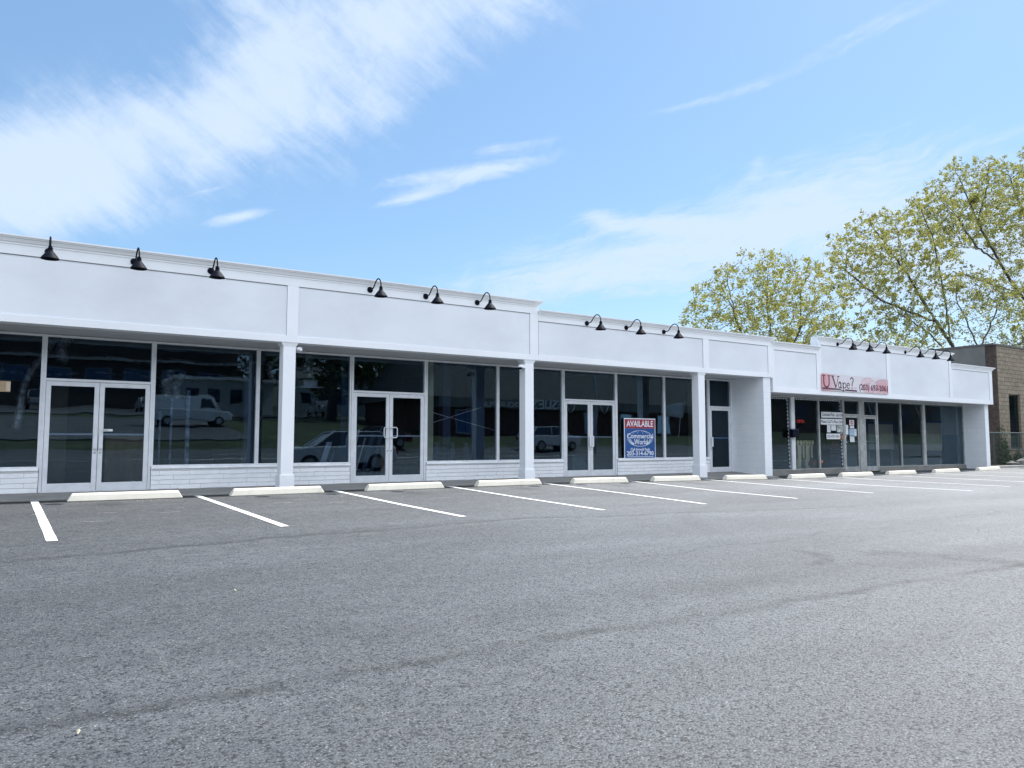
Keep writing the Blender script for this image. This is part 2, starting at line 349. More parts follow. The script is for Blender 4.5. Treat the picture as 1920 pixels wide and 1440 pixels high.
def text(body, name, m, size, loc, parent, width=None, thick=.002, rot=(R(90), 0, 0), bold=0.0, align='CENTER', flipx=False, shear=0):
    cu = bpy.data.curves.new(name, 'FONT'); cu.body = body; cu.size = size; cu.align_x = align; cu.align_y = 'CENTER'
    cu.extrude = thick; cu.offset = bold; cu.resolution_u = 3; cu.shear = shear
    o = bpy.data.objects.new(name, cu); COL.objects.link(o)
    dg = bpy.context.evaluated_depsgraph_get(); me = bpy.data.meshes.new_from_object(o.evaluated_get(dg)); bpy.data.objects.remove(o)
    if width:
        xs = [v.co.x for v in me.vertices]; k = width/(max(xs)-min(xs))
        for v in me.vertices: v.co.x *= k
    me.materials.clear(); me.materials.append(m)
    o = bpy.data.objects.new(name, me); COL.objects.link(o); o.location = loc; o.rotation_euler = rot; o.parent = parent
    return o

# ------------------------------------------------------------------ terrain
def lerp(a, b, t): return a+(b-a)*t
def tab(x, xs, ys):
    if x <= xs[0]: return ys[0]
    for i in range(len(xs)-1):
        if x <= xs[i+1]:
            t = (x-xs[i])/(xs[i+1]-xs[i]); return lerp(ys[i], ys[i+1], t)
    return ys[-1]
XS = [0, 3, 6, 8.5, 11.2, 14, 17, 20, 24, 30, 36]
GA = [.605, .60, .60, .605, .60, .575, .54, .487, .472, .475, .50]        # y = 15.3
GB = [.565, .553, .527, .515, .505, .465, .462, .425, .44, .45, .47]      # y = 12.2
GC = [.535, .515, .490, .462, .432, .420, .425, .415, .42, .43, .45]      # y = 10
def gz(x, y):
    a, b, c = tab(x, XS, GA), tab(x, XS, GB), tab(x, XS, GC)
    d = tab(x, [0, 14, 30], [.25, .33, .40]); far = tab(x, [-10, 20, 60], [0, .0, .2])
    return tab(y, [-140, -95, -60, -40, -22, -12, -4, 0, 5, 10, 12.2, 15.3, 17, 18], [16, 8, 5.2, 4.2, 2.4, .95, .38, d, lerp(d, c, .62), c, b, a, a, a]) + (far if y < -10 else 0)
def sheet(xs, ys, dz=0.0, f=gz, skirt=0.0):
    m = MB(); n = len(xs)
    m.v = [(x, y, f(x, y)+dz) for y in ys for x in xs]
    m.f = [(j*n+i, j*n+i+1, (j+1)*n+i+1, (j+1)*n+i) for j in range(len(ys)-1) for i in range(n-1)]
    if skirt:
        M_ = len(ys); loop = [i for i in range(n)]+[j*n+n-1 for j in range(1, M_)]+[(M_-1)*n+i for i in range(n-2, -1, -1)]+[j*n for j in range(M_-2, 0, -1)]
        b0 = len(m.v); m.v += [(m.v[i][0], m.v[i][1], m.v[i][2]-skirt) for i in loop]; L_ = len(loop)
        m.f += [(loop[i], b0+i, b0+(i+1) % L_, loop[(i+1) % L_]) for i in range(L_)]
    return m
def rng(a, b, st):
    n = max(1, round((b-a)/st)); return [a+(b-a)*i/n for i in range(n+1)]
def S(o): return tag(o, kind='structure')
S(sheet(sorted(set([-600, -300, -150, -80]+rng(-40, 120, 8)+[180, 300, 600, 900])), sorted(set([-600, -300, -200]+rng(-140, 40, 4)+[60, 100, 200, 400, 900])), -.09).build('ground', grass, smooth=True))
S(sheet(rng(-22, 62, 1.0), sorted(set(rng(-3, 17.0, .8)+[15.3, 12.2, 10, 5, 0])), 0).build('parking_lot', lot_m, smooth=True))
S(sheet(rng(-60, 120, 4), rng(-14, -3.0, 1.0), -.004, skirt=.5).build('road', road_m, smooth=True))
S(sheet(rng(-12, 26, 2), rng(-72, -38, 2), .02, skirt=.8).build('far_parking_lot', road_m, smooth=True))
S(sheet(rng(-6, 14, 1), rng(-34, -18, 1), .02, skirt=.5).build('driveway', road_m, smooth=True))
def strip(x0, x1, y0, y1, dz=.005, wob=0.0):
    m = MB(); ys = sorted(set(rng(y0, y1, .35)+[v for v in (12.2, 10.0, 15.3) if y0 < v < y1])); off = 0
    for y in ys:
        e = [(random.random()-.5)*wob for _ in range(2)]
        for x, q in ((x0, e[0]), (x1, e[1])): m.v.append((x+q, y, max(gz(x0, y), gz(x1, y))+dz))
    m.f = [(2*i, 2*i+1, 2*i+3, 2*i+2) for i in range(len(ys)-1)]
    return m
LX = [-2.2, .5, 3.1, 5.8, 8.5, 11.15, 14.0, 16.9, 19.9, 22.65, 25.5, 28.45, 31.6, 34.6]
for i, x in enumerate(LX):
    o = strip(x-.055, x+.055, [9.44, 9.78, 9.95, 10.0, 9.95, 10.1, 10.15, 10.2][i % 8], 15.38, .006, .006).build('parking_line', paint)
    tag(o, kind='structure')
S(sheet(rng(20.6, 36.5, .8), [15.30, 15.38], .006).build('parking_line', paint))
for k, (x0, x1, y) in enumerate([(8, 60, -5.2), (8, 60, -8.4), (-20, 60, -8.7), (10, 40, -11.4), (14, 26, -6.6)]):
    S(sheet(rng(x0, x1, 2), [y-.07, y+.07], .006).build('road_line', paint))
# faint old stripe ticks left on the lot
tk = MB(); rr = random.Random(3)
for x, y in [(-.3, 12.6), (.4, 12.9), (1.2, 12.7), (2.3, 13.0), (2.9, 12.2), (3.9, 13.2), (4.8, 12.9), (5.3, 12.4), (6.2, 13.4), (7.0, 13.0), (.9, 11.6), (2.0, 12.4), (4.4, 13.7), (9.6, 12.9), (12.4, 11.9)]:
    m_ = sheet([x, x+.14+rr.random()*.18], [y, y+.02+rr.random()*.012], .005); tk.add(m_.v, m_.f)
S(tk.build('paint_ticks', mat('worn_paint', (.34, .34, .33), .8, var=.4, vscale=20)))
litter = MB()
for px_, py_ in [(1.55, 6.2), (.32, 3.75), (5.4, 13.9), (1.98, 14.6), (2.06, 14.55), (2.2, 14.62), (2.32, 14.6), (3.0, 14.75), (6.75, 2.72), (11.3, 5.3), (19.5, 7.8)]:
    a = rr.random()*3; s_ = .010+.008*rr.random(); z = gz(px_, py_)
    litter.tube([(px_-s_*math.cos(a), py_-s_*math.sin(a), z+.006), (px_, py_, z+.016), (px_+s_*math.cos(a), py_+s_*math.sin(a), z+.008)], [.003, .007, .003], 5)
tag(litter.build('paint_chips', mat('paint_chip', (.50, .46, .33), .8)), 'pale flecks of paint and grit scattered on the asphalt', 'litter', kind='stuff')
# walkway in front of the near shops, its edge a low concrete kerb
wk = MB()
for i in range(34):
    x0 = -13+i*1.0; x1 = x0+1.0
    if x1 > 20.42: x1 = 20.42
    if x0 >= x1: break
    ze0 = max(gz(x0, 15.45), .50)+.035; ze1 = max(gz(x1, 15.45), .50)+.035; g0 = gz(x0, 15.45)-.2
    wk.add([(x0, 15.44, g0), (x1, 15.44, g0), (x1, 15.44, ze1-.012), (x0, 15.44, ze0-.012), (x0, 15.455, ze0), (x1, 15.455, ze1), (x1, 17.0, .66), (x0, 17.0, .66)],
           [(0, 1, 2, 3), (3, 2, 5, 4), (4, 5, 6, 7)])
S(wk.build('sidewalk', concrete))

# ------------------------------------------------------------------ wheel stops
def make_stop():
    root = empty('wheel_stop')
    m = MB(); L = 1.83; t = .075
    for sx, k in ((0, 0), (1, 1)): pass
    prof = [(0, 0), (.022, .105), (.05, .135), (.13, .135), (.158, .105), (.18, 0)]
    n = len(prof); vs = []
    for x in (0, L):
        sgn = 1 if x == 0 else -1
        for y, z in prof: vs.append((x+sgn*t*(z/.135)**1.3, y, z))
    m.add(vs, [tuple(range(n)), tuple(range(n, 2*n))[::-1]]+[(i, n+i, n+(i+1) % n, (i+1) % n) for i in range(n)])
    m.f = [f[::-1] for f in m.f]
    m.build('stop_body', stopm, root, bevel=.012)
    for x in (.42, 1.41): MB().lathe([(.0, .003), (.012, .003), (.016, 0), (.016, -.01)], (x, .09, .136), 12).build('anchor_pin', alum_old, root, smooth=True)
    return root
SX = [-1.82, .96, 3.62, 6.36, 9.06, 11.8, 14.55, 17.45, 20.35, 23.05, 25.85, 28.85, 32.2]
SL = ['cut off by the left edge of the photo', 'in front of the leftmost double door', 'in front of the leftmost square column', 'in front of the second double door, the one with loop handles',
      'in front of the second square column', 'in front of the double door beside the AVAILABLE sign', 'in front of the rightmost square column', 'in front of the recessed single door and its side wall',
      'in front of the cream pedestals and orange pot', 'in front of the vape shop door', 'in front of the left blue framed board', 'in front of the right blue framed board', 'beyond the end pier, farthest right and nearest the chain link fence']
proto = make_stop()
for i, x in enumerate(SX):
    o = proto if i == 0 else copy_tree(proto)
    y = 14.97+.03*math.sin(i*2.1); z0, z1 = gz(x, y), gz(x+1.83, y)
    o.location = (x, y, min(z0, z1)+.002); o.rotation_euler = (0, -math.atan2(z1-z0, 1.83), R([.3, -.2, .5, -.4, .2, 0][i % 6])); o.location.z = z0+.003
    tag(o, 'cream concrete wheel stop '+SL[i], 'wheel stop', 'wheel stops along the shop fronts')

# ------------------------------------------------------------------ the strip mall
B = empty('strip_mall', (0, 15.68, .6), label='long single storey white strip mall with boxed fascia and glass shop fronts', cat='building')
B.location = (0, 0, 0)
YG, YF = 17.0, 15.65
def fascia(x0, x1, zb, zt, panels, pz0, pz1, mt=whiteboard):
    """backing board with proud rails and stiles round each sunk panel"""
    y0 = YF+.022
    m = MB().box(x0, x1, y0, y0+.28, zb+.002, zt-.02)
    f = m.build('fascia', mt, B)
    t = MB(); t.box(x0, x1, YF, y0-.0005, zb, pz0); t.box(x0, x1, YF, y0-.0005, pz1, zt-.10)
    edges = [x0]+[e for p in panels for e in p]+[x1]
    for a, b in zip(edges[::2], edges[1::2]):
        if b-a > .02: t.box(a, b, YF+.0008, y0-.0005, pz0+.0005, pz1-.0005)
    t.build('panel_trim', white, f, bevel=.003)
    c = MB()  # dark grey strips drawn as the shadow line round each panel
    for a, b in panels: c.box(a+.0005, b-.0005, y0-.010, y0-.0004, pz1-.012, pz1-.0003); c.box(a+.0005, a+.0045, y0-.006, y0-.0004, pz0+.01, pz1-.0135); c.box(b-.0045, b-.0005, y0-.006, y0-.0004, pz0+.01, pz1-.0135)
    c.build('shadow_line', mat('shadow_line_grey', (.26, .27, .29), .8), f)
    return f
def cornice(x0, x1, zt, e0=.0, e1=.0):
    pr = [(0, -.15), (.012, -.15), (.012, -.118), (.034, -.108), (.046, -.078), (.052, -.078), (.056, -.062), (.082, -.048), (.09, -.030), (.098, -.030), (.104, -.024), (.104, 0), (-.30, 0), (-.30, -.03), (0, -.03)]
    m = MB()
    n = len(pr); vs = []
    for x, s_ in ((x0, -e0), (x1, e1)):
        for o_, z in pr: vs.append((x+(s_ if o_ > 0 else 0)*(max(o_, 0)/.104), YF-o_, zt+z))
    m.add(vs, [tuple(range(n))[::-1], tuple(range(n, 2*n))]+[(i, (i+1) % n, n+(i+1) % n, n+i) for i in range(n)])
    m.f = [f[::-1] for f in m.f]
    return m.build('cornice', white, B)
fascia(-12, 11.24, 3.68, 5.19, [(-11.7, -5.2), (-4.95, 4.82), (5.06, 10.99)], 3.815, 4.87)
cornice(-12, 11.24, 5.195, 0, .10)
fascia(11.243, 20.50, 3.68, 4.97, [(11.26, 17.30), (17.545, 20.30)], 3.82, 4.695)
cornice(11.25, 20.50, 4.975, 0, .12)
fascia(20.503, 22.98, 3.22, 4.85, [(20.60, 22.84)], 3.385, 4.60)
cornice(20.51, 22.97, 4.86, 0, 0)
fascia(22.983, 31.74, 3.22, 5.20, [(23.10, 27.08), (27.32, 31.57)], 3.385, 4.935)
cornice(22.985, 31.74, 5.205, .06, .10)
fascia(31.743, 35.12, 3.22, 4.78, [(31.80, 34.87)], 3.39, 4.575)
cornice(31.75, 35.12, 4.79, 0, .12)
# soffits, roof, outer walls
MB().box(-12, 20.47, 15.955, 17.10, 3.681, 3.80).build('soffit', mat('soffit_board', (.50, .51, .52), .7, var=.04, vscale=2, stretch=(1, 8, 1)), B)
MB().box(20.48, 35.08, 15.955, 16.95, 3.221, 3.40).build('soffit', MATS['soffit_board'], B)
MB().box(-12, 35.05, 15.955, 33, 4.42, 4.60).build('roof', roofm, B)
MB().box(34.72, 35.03, 15.83, 33, .35, 4.40).build('side_wall', cmu, B)
MB().box(-12, 35.0, 33.0, 33.3, .3, 4.9).build('rear_wall', cmu, B)
MB().box(-12.3, -12.0, 15.7, 33.3, .3, 4.9).build('side_wall', cmu, B)
MB().box(20.07, 20.42, 15.69, 17.0, .40, 3.678).build('pier', cmu, B)
MB().box(20.43, 20.50, 16.60, 17.0, .40, 3.40).build('jamb_wall', cmu, B)
# columns with a flared cap and a plinth
for k, (x0, x1) in enumerate([(4.77, 5.03), (10.86, 11.12), (17.10, 17.37)]):
    y0, y1 = 15.685, 15.945
    m = MB().box(x0, x1, y0, y1, .5, 3.60)
    a, b = .002, .045
    m.add([(x0-a, y0-a, 3.60), (x1+a, y0-a, 3.60), (x1+a, y1+a, 3.60), (x0-a, y1+a, 3.60), (x0-b, y0-.02, 3.665), (x1+b, y0-.02, 3.665), (x1+b, y1+b, 3.665), (x0-b, y1+b, 3.665)],
          [(0, 3, 2, 1), (4, 5, 6, 7), (0, 1, 5, 4), (1, 2, 6, 5), (2, 3, 7, 6), (3, 0, 4, 7)])
    m.box(x0-b, x1+b, y0-.02, y1+b, 3.665, 3.68)
    c = m.build('column', white, B, bevel=.004)
    MB().box(x0-.022, x1+.022, y0-.022, y1+.022, .5, .94).build('plinth', white, c, bevel=.006)
# knee walls of painted stone with an aluminium sill
def knee(x0, x1, y=16.93, zt=1.07, zs=1.12):
    w_ = MB().box(x0, x1, y, 17.08, .5, zt).build('knee_wall', stone, B)
    MB().box(x0, x1, y-.035, 17.05, zt+.001, zs).build('sill', mat('painted_sill', (.90, .92, .94), .5), w_, bevel=.006)
for a, b in [(-12, .59), (2.53, 6.765), (8.75, 13.015), (15.01, 18.92)]: knee(a, b)
# framing
def window(x0, x1, z0, z1, y=YG, fw=.04, g=None, fm=None, left=True, right=True):
    fm = fm or alum; m = MB()
    m.box(x0, x1, y-.055, y+.055, z1-fw, z1); m.box(x0, x1, y-.055, y+.055, z0, z0+fw*.7)
    if left: m.box(x0, x0+fw, y-.053, y+.053, z0+fw*.7, z1-fw)
    if right: m.box(x1-fw, x1, y-.053, y+.053, z0+fw*.7, z1-fw)
    f = m.build('window', fm, B, bevel=.003)
    a = MB(); a.quad((x0+.01, y, z0+.01), (x1-.01, y, z0+.01), (x1-.01, y, z1-.01), (x0+.01, y, z1-.01)); a.build('pane', g or glass, f)
    return f
for a, b in [(-8.4, -4.0), (-3.995, .60), (2.52, 4.62), (4.621, 6.775), (8.74, 10.865), (10.866, 13.025), (15.0, 16.96), (16.961, 18.93)]:
    window(a, b, 1.121, 3.665)
def doorway(x0, x1, z0, zt, ztop, split=True, y=YG, fm=None, jamb=.05, handle='plate', push=True, pull_left=False, glassm=None):
    """transom window above, one or two aluminium leaves below"""
    fm = fm or alum
    m = MB(); m.box(x0, x0+jamb, y-.06, y+.06, z0, ztop); m.box(x1-jamb, x1, y-.06, y+.06, z0, ztop)
    m.box(x0+jamb, x1-jamb, y-.058, y+.058, zt, zt+.05); m.box(x0+jamb, x1-jamb, y-.058, y+.058, ztop-.04, ztop)
    m.box(x0+jamb, x1-jamb, y-.05, y+.05, z0-.02, z0+.012)
    fr = m.build('door_frame', fm, B, bevel=.003)
    MB().quad((x0+jamb-.01, y, zt+.03), (x1-jamb+.01, y, zt+.03), (x1-jamb+.01, y, ztop-.02), (x0+jamb-.01, y, ztop-.02)).build('transom_pane', glassm or glass, fr)
    xm = (x0+x1)/2
    leaves = [(x0+jamb+.004, xm-.004), (xm+.004, x1-jamb-.004)] if split else [(x0+jamb+.004, x1-jamb-.004)]
    for i, (a, b) in enumerate(leaves):
        s_ = .085; t = zt-.006; zb = z0+.014; l = MB()
        l.box(a, a+s_, y-.045, y+.0, zb, t); l.box(b-s_, b, y-.045, y, zb, t)
        l.box(a+s_, b-s_, y-.044, y, t-.085, t); l.box(a+s_, b-s_, y-.044, y, zb, zb+.15)
        d = l.build('door', fm, B, bevel=.004)
        MB().quad((a+s_-.01, y-.02, zb+.14), (b-s_+.01, y-.02, zb+.14), (b-s_+.01, y-.02, t-.08), (a+s_-.01, y-.02, t-.08)).build('pane', glassm or glass, d)
        bar = MB(); zz = zb+1.09
        if push: bar.box(a+s_, b-s_, y+.004, y+.03, zz-.018, zz+.018); bar.build('push_bar', alum, d, bevel=.004)
        inner = (b-s_/2) if (split and i == 0) else (a+s_/2)
        if not split and pull_left is None: inner = b-s_/2
        h = MB()
        if handle == 'plate':
            h.box(inner-.035, inner+.035, y-.105, y-.09, zz-.28, zz+.03)
            h.box(inner-.012, inner+.012, y-.09, y-.046, zz-.25, zz-.22); h.box(inner-.012, inner+.012, y-.09, y-.046, zz-.03, zz)
        else:
            sg = -1 if i == 0 else 1; q = inner+sg*.0
            h.tube([(q, y-.046, zz+.19), (q, y-.10, zz+.20), (q+sg*.10, y-.12, zz+.20), (q+sg*.125, y-.12, zz+.17), (q+sg*.125, y-.12, zz-.01), (q+sg*.10, y-.12, zz-.04), (q, y-.10, zz-.04), (q, y-.046, zz-.03)], .013, 8)
        h.build('handle', alum, d, bevel=.003 if handle == 'plate' else 0, smooth=handle != 'plate')
        k = MB(); k.lathe([(0, .004), (.018, .004), (.02, 0), (.02, -.01)], (inner, y-.048, zz-.36), 12, Matrix.Rotation(R(90), 3, 'X')); k.build('lock', alum_old, d, smooth=True)
    return fr
doorway(.60, 2.52, .66, 2.78, 3.665)
doorway(6.78, 8.735, .66, 2.78, 3.665, handle='loop')
doorway(13.03, 14.995, .66, 2.78, 3.665, handle='plate')
doorway(18.935, 20.03, .65, 2.735, 3.665, split=False, glassm=glass_dark)
MB().box(20.031, 20.068, 16.96, 17.05, .5, 3.68).build('jamb_wall', cmu, B)
MB().box(-12, 20.07, 16.97, 17.06, 3.666, 3.680).build('header', alum_old, B)
# far, lower shop fronts: glass close to the ground, set on a low ledge
Y2 = 16.75
led = MB(); led.box(20.5, 25.86, 16.66, 16.86, .35, .66); led.box(28.13, 34.72, 16.66, 16.86, .35, .66); led.build('ledge', concrete, B, bevel=.01)
AO = alum_old
for a, b, l, r in [(20.50, 22.80, 1, 0), (22.99, 24.405, 0, 0), (24.408, 25.88, 0, 1)]: window(a, b, .665, 3.20, Y2, .035, fm=AO, g=glass_clear)
for a, b in [(28.12, 29.765), (29.768, 31.40), (31.56, 34.71)]: window(a, b, .665, 3.20, Y2, .035, fm=AO, g=glass_clear)
pm = MB(); pm.box(22.802, 22.988, 16.68, 16.82, .66, 3.20); pm.build('mullion', alum, B, bevel=.004)
pm = MB(); pm.box(31.402, 31.558, 16.68, 16.82, .66, 3.20); pm.build('mullion', alum_old, B, bevel=.004)
pm = MB(); pm.box(26.952, 27.178, 16.69, 16.81, .50, 3.20); pm.build('mullion', alum_old, B, bevel=.004)
doorway(25.885, 26.95, .545, 2.62, 3.20, split=False, y=Y2, fm=AO, handle='loop', jamb=.06)
doorway(27.18, 28.115, .545, 2.60, 3.20, split=False, y=Y2, fm=AO, handle='loop', jamb=.055, pull_left=None)
MB().box(20.5, 34.72, Y2-.04, Y2+.05, 3.2005, 3.2205).build('header', alum_old, B)
# interior shells
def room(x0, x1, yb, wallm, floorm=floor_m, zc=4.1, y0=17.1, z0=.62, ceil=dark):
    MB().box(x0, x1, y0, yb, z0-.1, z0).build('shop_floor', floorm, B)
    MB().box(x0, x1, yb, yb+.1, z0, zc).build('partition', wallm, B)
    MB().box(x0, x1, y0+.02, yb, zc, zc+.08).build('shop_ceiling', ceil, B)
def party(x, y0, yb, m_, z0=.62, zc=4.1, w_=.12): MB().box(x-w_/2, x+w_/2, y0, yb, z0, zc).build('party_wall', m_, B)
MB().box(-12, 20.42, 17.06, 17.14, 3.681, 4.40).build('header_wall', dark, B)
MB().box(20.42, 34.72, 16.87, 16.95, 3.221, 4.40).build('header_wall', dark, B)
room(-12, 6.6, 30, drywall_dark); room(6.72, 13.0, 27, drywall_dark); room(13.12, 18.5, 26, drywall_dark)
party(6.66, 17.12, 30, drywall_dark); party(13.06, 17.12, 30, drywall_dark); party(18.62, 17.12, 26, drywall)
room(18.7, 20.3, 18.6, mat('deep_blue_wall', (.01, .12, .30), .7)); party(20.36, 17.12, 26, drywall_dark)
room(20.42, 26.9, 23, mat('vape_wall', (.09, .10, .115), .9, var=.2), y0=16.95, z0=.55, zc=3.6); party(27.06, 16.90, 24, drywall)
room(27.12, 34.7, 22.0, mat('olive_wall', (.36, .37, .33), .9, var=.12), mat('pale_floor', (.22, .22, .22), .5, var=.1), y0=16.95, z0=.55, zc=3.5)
MB().box(34.60, 34.71, 16.95, 22, .55, 1.95).build('dado', mat('blue_grey_wall', (.20, .25, .32), .9), B)
MB().box(34.605, 34.71, 16.95, 22, 1.952, 3.5).build('upper_wall', mat('pale_green_wall', (.42, .46, .43), .9), B)
# yellowish drywall returns seen edge-on just inside the glass
for x in (8.86, 18.35):
    MB().box(x, x+.17, 17.12, 17.30, .62, 3.66).build('wall_return', yellowwall, B)
# ------------------------------------------------------------------ barn lights
def make_lamp():
    root = empty('barn_light')
    MB().lathe([(.0, .028), (.055, .028), (.066, .016), (.066, 0)], (0, 0, 0), 20, Matrix.Rotation(R(90), 3, 'X')).build('wall_plate', black, root, smooth=True)
    pts = [(0, -.02), (0, -.10), (.005, -.17), (.04, -.22), (.09, -.265), (.135, -.315), (.165, -.37), (.175, -.42), (.165, -.475), (.13, -.53), (.08, -.565), (.02, -.58), (-.03, -.58)]
    P = [Vector((0, y, z)) for z, y in pts]
    # smooth the gooseneck
    for _ in range(2):
        Q = [P[0]]
        for a, b in zip(P, P[1:]): Q += [a.lerp(b, .25), a.lerp(b, .75)]
        P = Q+[P[-1]]
    MB().tube(P, .0135, 10).build('gooseneck', black, root, smooth=True)
    sh = MB().lathe([(.024, -.02), (.030, -.022), (.032, -.045), (.040, -.048), (.040, -.066), (.033, -.069), (.033, -.082), (.043, -.086), (.046, -.11), (.060, -.122), (.092, -.165), (.128, -.212), (.143, -.236), (.146, -.242), (.140, -.240), (.125, -.214), (.05, -.125), (.0, -.12)], (0, -.58, 0), 32)
    s_ = sh.build('lamp_shade', black, root, smooth=True)
    MB().lathe([(.0, -.20), (.018, -.195), (.028, -.175), (.026, -.15), (.014, -.125)], (0, -.58, 0), 14).build('bulb', mat('lamp_glass', (.7, .7, .68), .3), root, smooth=True)
    return root
lamps = [(.55, 4.975, 'leftmost of the three over the left double door'), (1.92, 4.98, 'second from the left, above the left double door'), (3.29, 4.98, 'third from the left, between left double door and first column'),
         (6.65, 4.98, 'first of three above the loop handled double door'), (8.03, 4.98, 'middle of the three left of the roofline step'), (9.42, 4.98, 'third and last before the roofline step'),
         (12.83, 4.77, 'leftmost of the three just right of the roofline step'), (14.23, 4.77, 'middle of the three on the lower middle fascia'), (15.67, 4.77, 'nearest the tree of the three on the middle fascia'),
         (24.05, 5.015, 'leftmost above the red vape banner'), (25.07, 5.02, 'middle of the three above the red vape banner'), (26.10, 5.02, 'rightmost above the red vape banner'),
         (28.36, 5.02, 'first of the last three on the raised far fascia'), (29.45, 5.02, 'middle of the last three on the raised far fascia'), (30.56, 5.02, 'last of all, at the right end of the raised fascia')]
lp = make_lamp()
for i, (x, z, l) in enumerate(lamps):
    o = lp if i == 0 else copy_tree(lp)
    o.location = (x, YF, z); o.rotation_euler = (0, 0, R([0, .8, -.6, .5][i % 4])); tag(o, 'black gooseneck barn light, '+l, 'wall lamp', 'black barn lights along the fascia')

# security cameras under the soffit
for x, y, z, l in [(5.10, 15.75, 3.56, 'white bullet security camera on the right side of the first column'), (10.80, 15.72, 3.50, 'white dome security camera on the left side of the second column')]:
    c = empty('security_camera', (x, y, z), 0, l, 'camera', 'security cameras on the columns')
    if x < 8:
        MB().tube([(-.05, 0, .02), (.03, 0, .02)], .018, 10).build('bracket', white, c)
        MB().tube([(0, .05, 0), (.0, -.04, 0), (.03, -.10, -.01)], [.04, .042, .038], 14).build('camera_body', white, c, smooth=True)
    else:
        MB().box(-.03, .055, -.05, .05, -.03, .05).build('bracket', white, c, bevel=.01)
        d = MB().lathe([(.0, .05), (.045, .05), (.06, .03), (.06, -.01), (.05, -.02)], (-.06, 0, 0), 18).build('camera_body', white, c, smooth=True)
        MB().lathe([(.045, -.02), (.04, -.045), (.02, -.062), (0, -.066)], (-.06, 0, 0), 16).build('lens_dome', black, d, smooth=True)

# ------------------------------------------------------------------ vape banner on the far fascia
vb = empty('shop_banner', (25.04, 15.62, 3.66), 0, 'pink and white banner with dark serif lettering and phone number on the far fascia', 'sign')
def bannermat():
    m = bpy.data.materials.new('pink_banner'); m.use_nodes = True; t = NT(m.node_tree); b = m.node_tree.nodes['Principled BSDF']
    x, y, z = t.sep(t.n('ShaderNodeTexCoord').outputs['Object'])
    pink = t.m('MAXIMUM', t.ramp(x, -1.95, -.9, 1, 0), t.m('MULTIPLY', t.ramp(x, .5, 2.0), t.ramp(z, .16, -.22)))
    c = t.mix(pink, (.72, .67, .69), (.66, .30, .32))
    def ring(cx, cz, rx, rz, f, col, wd=.07):
        nonlocal c
        u = t.m('DIVIDE', t.m('SUBTRACT', x, cx), rx); v = t.m('DIVIDE', t.m('SUBTRACT', z, cz), rz)
        d = t.m('SQRT', t.m('ADD', t.m('MULTIPLY', u, u), t.m('MULTIPLY', v, v)))
        c = t.mix(t.m('MULTIPLY', t.ramp(d, .93, 1.0, 1, 0), f), c, col)
        c = t.mix(t.m('MULTIPLY', t.ramp(t.m('ABSOLUTE', t.m('SUBTRACT', d, 1.0)), .0, wd, 1, 0), .55), c, (.34, .12, .16))
    ring(.95, -.12, .62, .20, .45, (.62, .26, .30)); ring(.72, .05, .40, .21, .35, (.66, .33, .36)); ring(1.72, .0, .62, .24, .5, (.55, .16, .20)); ring(1.05, .0, .25, .15, .6, (.72, .68, .70)); ring(1.5, -.28, .5, .16, .35, (.7, .66, .68))
    t.set(b.inputs['Base Color'], c); b.inputs['Roughness'].default_value = .5; return m
MB().box(-2.0, 2.0, -.012, .0, -.285, .285).build('banner_panel', bannermat(), vb)
ink_r = mat('banner_ink', (.075, .03, .06), .6)
def stroke(m, pts, w0, w1=None):
    """flat pen stroke in the banner's plane"""
    w1 = w0 if w1 is None else w1; n = len(pts)
    for i in range(n-1):
        a, b = Vector(pts[i]), Vector(pts[i+1]); d = (b-a).normalized(); p = Vector((-d.y, d.x)); wa = lerp(w0, w1, i/(n-1)); wb = lerp(w0, w1, (i+1)/(n-1))
        q = [a+p*wa/2-d*.002, a-p*wa/2-d*.002, b-p*wb/2+d*.002, b+p*wb/2+d*.002]
        m.prism([(v.x, v.y) for v in q], 'y', -.0165, -.0125-.0001*(i % 3))
def arcp(cx, cy, rx, ry, a0, a1, n=14): return [(cx+rx*math.cos(R(a0+(a1-a0)*i/n)), cy+ry*math.sin(R(a0+(a1-a0)*i/n))) for i in range(n+1)]
L = MB(); H = .42; z0 = -.16
# U
stroke(L, [(-1.90, .22), (-1.90, -.02)]+arcp(-1.75, -.02, .15, .15, 180, 360)+[(-1.60, .22)], 0.0486)
stroke(L, [(-1.98, .225), (-1.82, .225)], 0.0297); stroke(L, [(-1.67, .225), (-1.53, .225)], 0.0297)
# V
stroke(L, [(-1.40, .22), (-1.22, -.17)], 0.0607); stroke(L, [(-1.22, -.17), (-1.06, .22)], 0.0243)
stroke(L, [(-1.47, .225), (-1.31, .225)], 0.0270); stroke(L, [(-1.13, .225), (-1.0, .225)], 0.0270)
# a p e ?
stroke(L, arcp(-1.0, -.08, .075, .085, 0, 360, 18), 0.0297); stroke(L, [(-.925, .0), (-.925, -.16), (-.89, -.165)], 0.0405); stroke(L, arcp(-.99, -.01, .065, .045, 10, 150, 8), 0.0270)
stroke(L, [(-.80, .01), (-.80, -.28)], 0.0405); stroke(L, arcp(-.71, -.075, .085, .09, 0, 360, 18), 0.0297); stroke(L, [(-.85, .01), (-.78, .01)], 0.0216); stroke(L, [(-.86, -.275), (-.74, -.275)], 0.0216)
stroke(L, [(-.56, -.065), (-.41, -.065)], 0.0189); stroke(L, arcp(-.49, -.075, .08, .09, 10, 320, 18), 0.0324)
stroke(L, arcp(-.27, .14, .085, .075, 170, -40, 12)+[(-.25, .02), (-.27, -.08)], 0.0405); stroke(L, arcp(-.27, -.15, .012, .012, 0, 360, 8), 0.0351)
stroke(L, [(-1.98, -.205), (-.92, -.215)], 0.0351); stroke(L, [(-.68, -.225), (.02, -.235)], 0.0405); stroke(L, [(-1.98, -.235), (.02, -.262)], 0.0135)
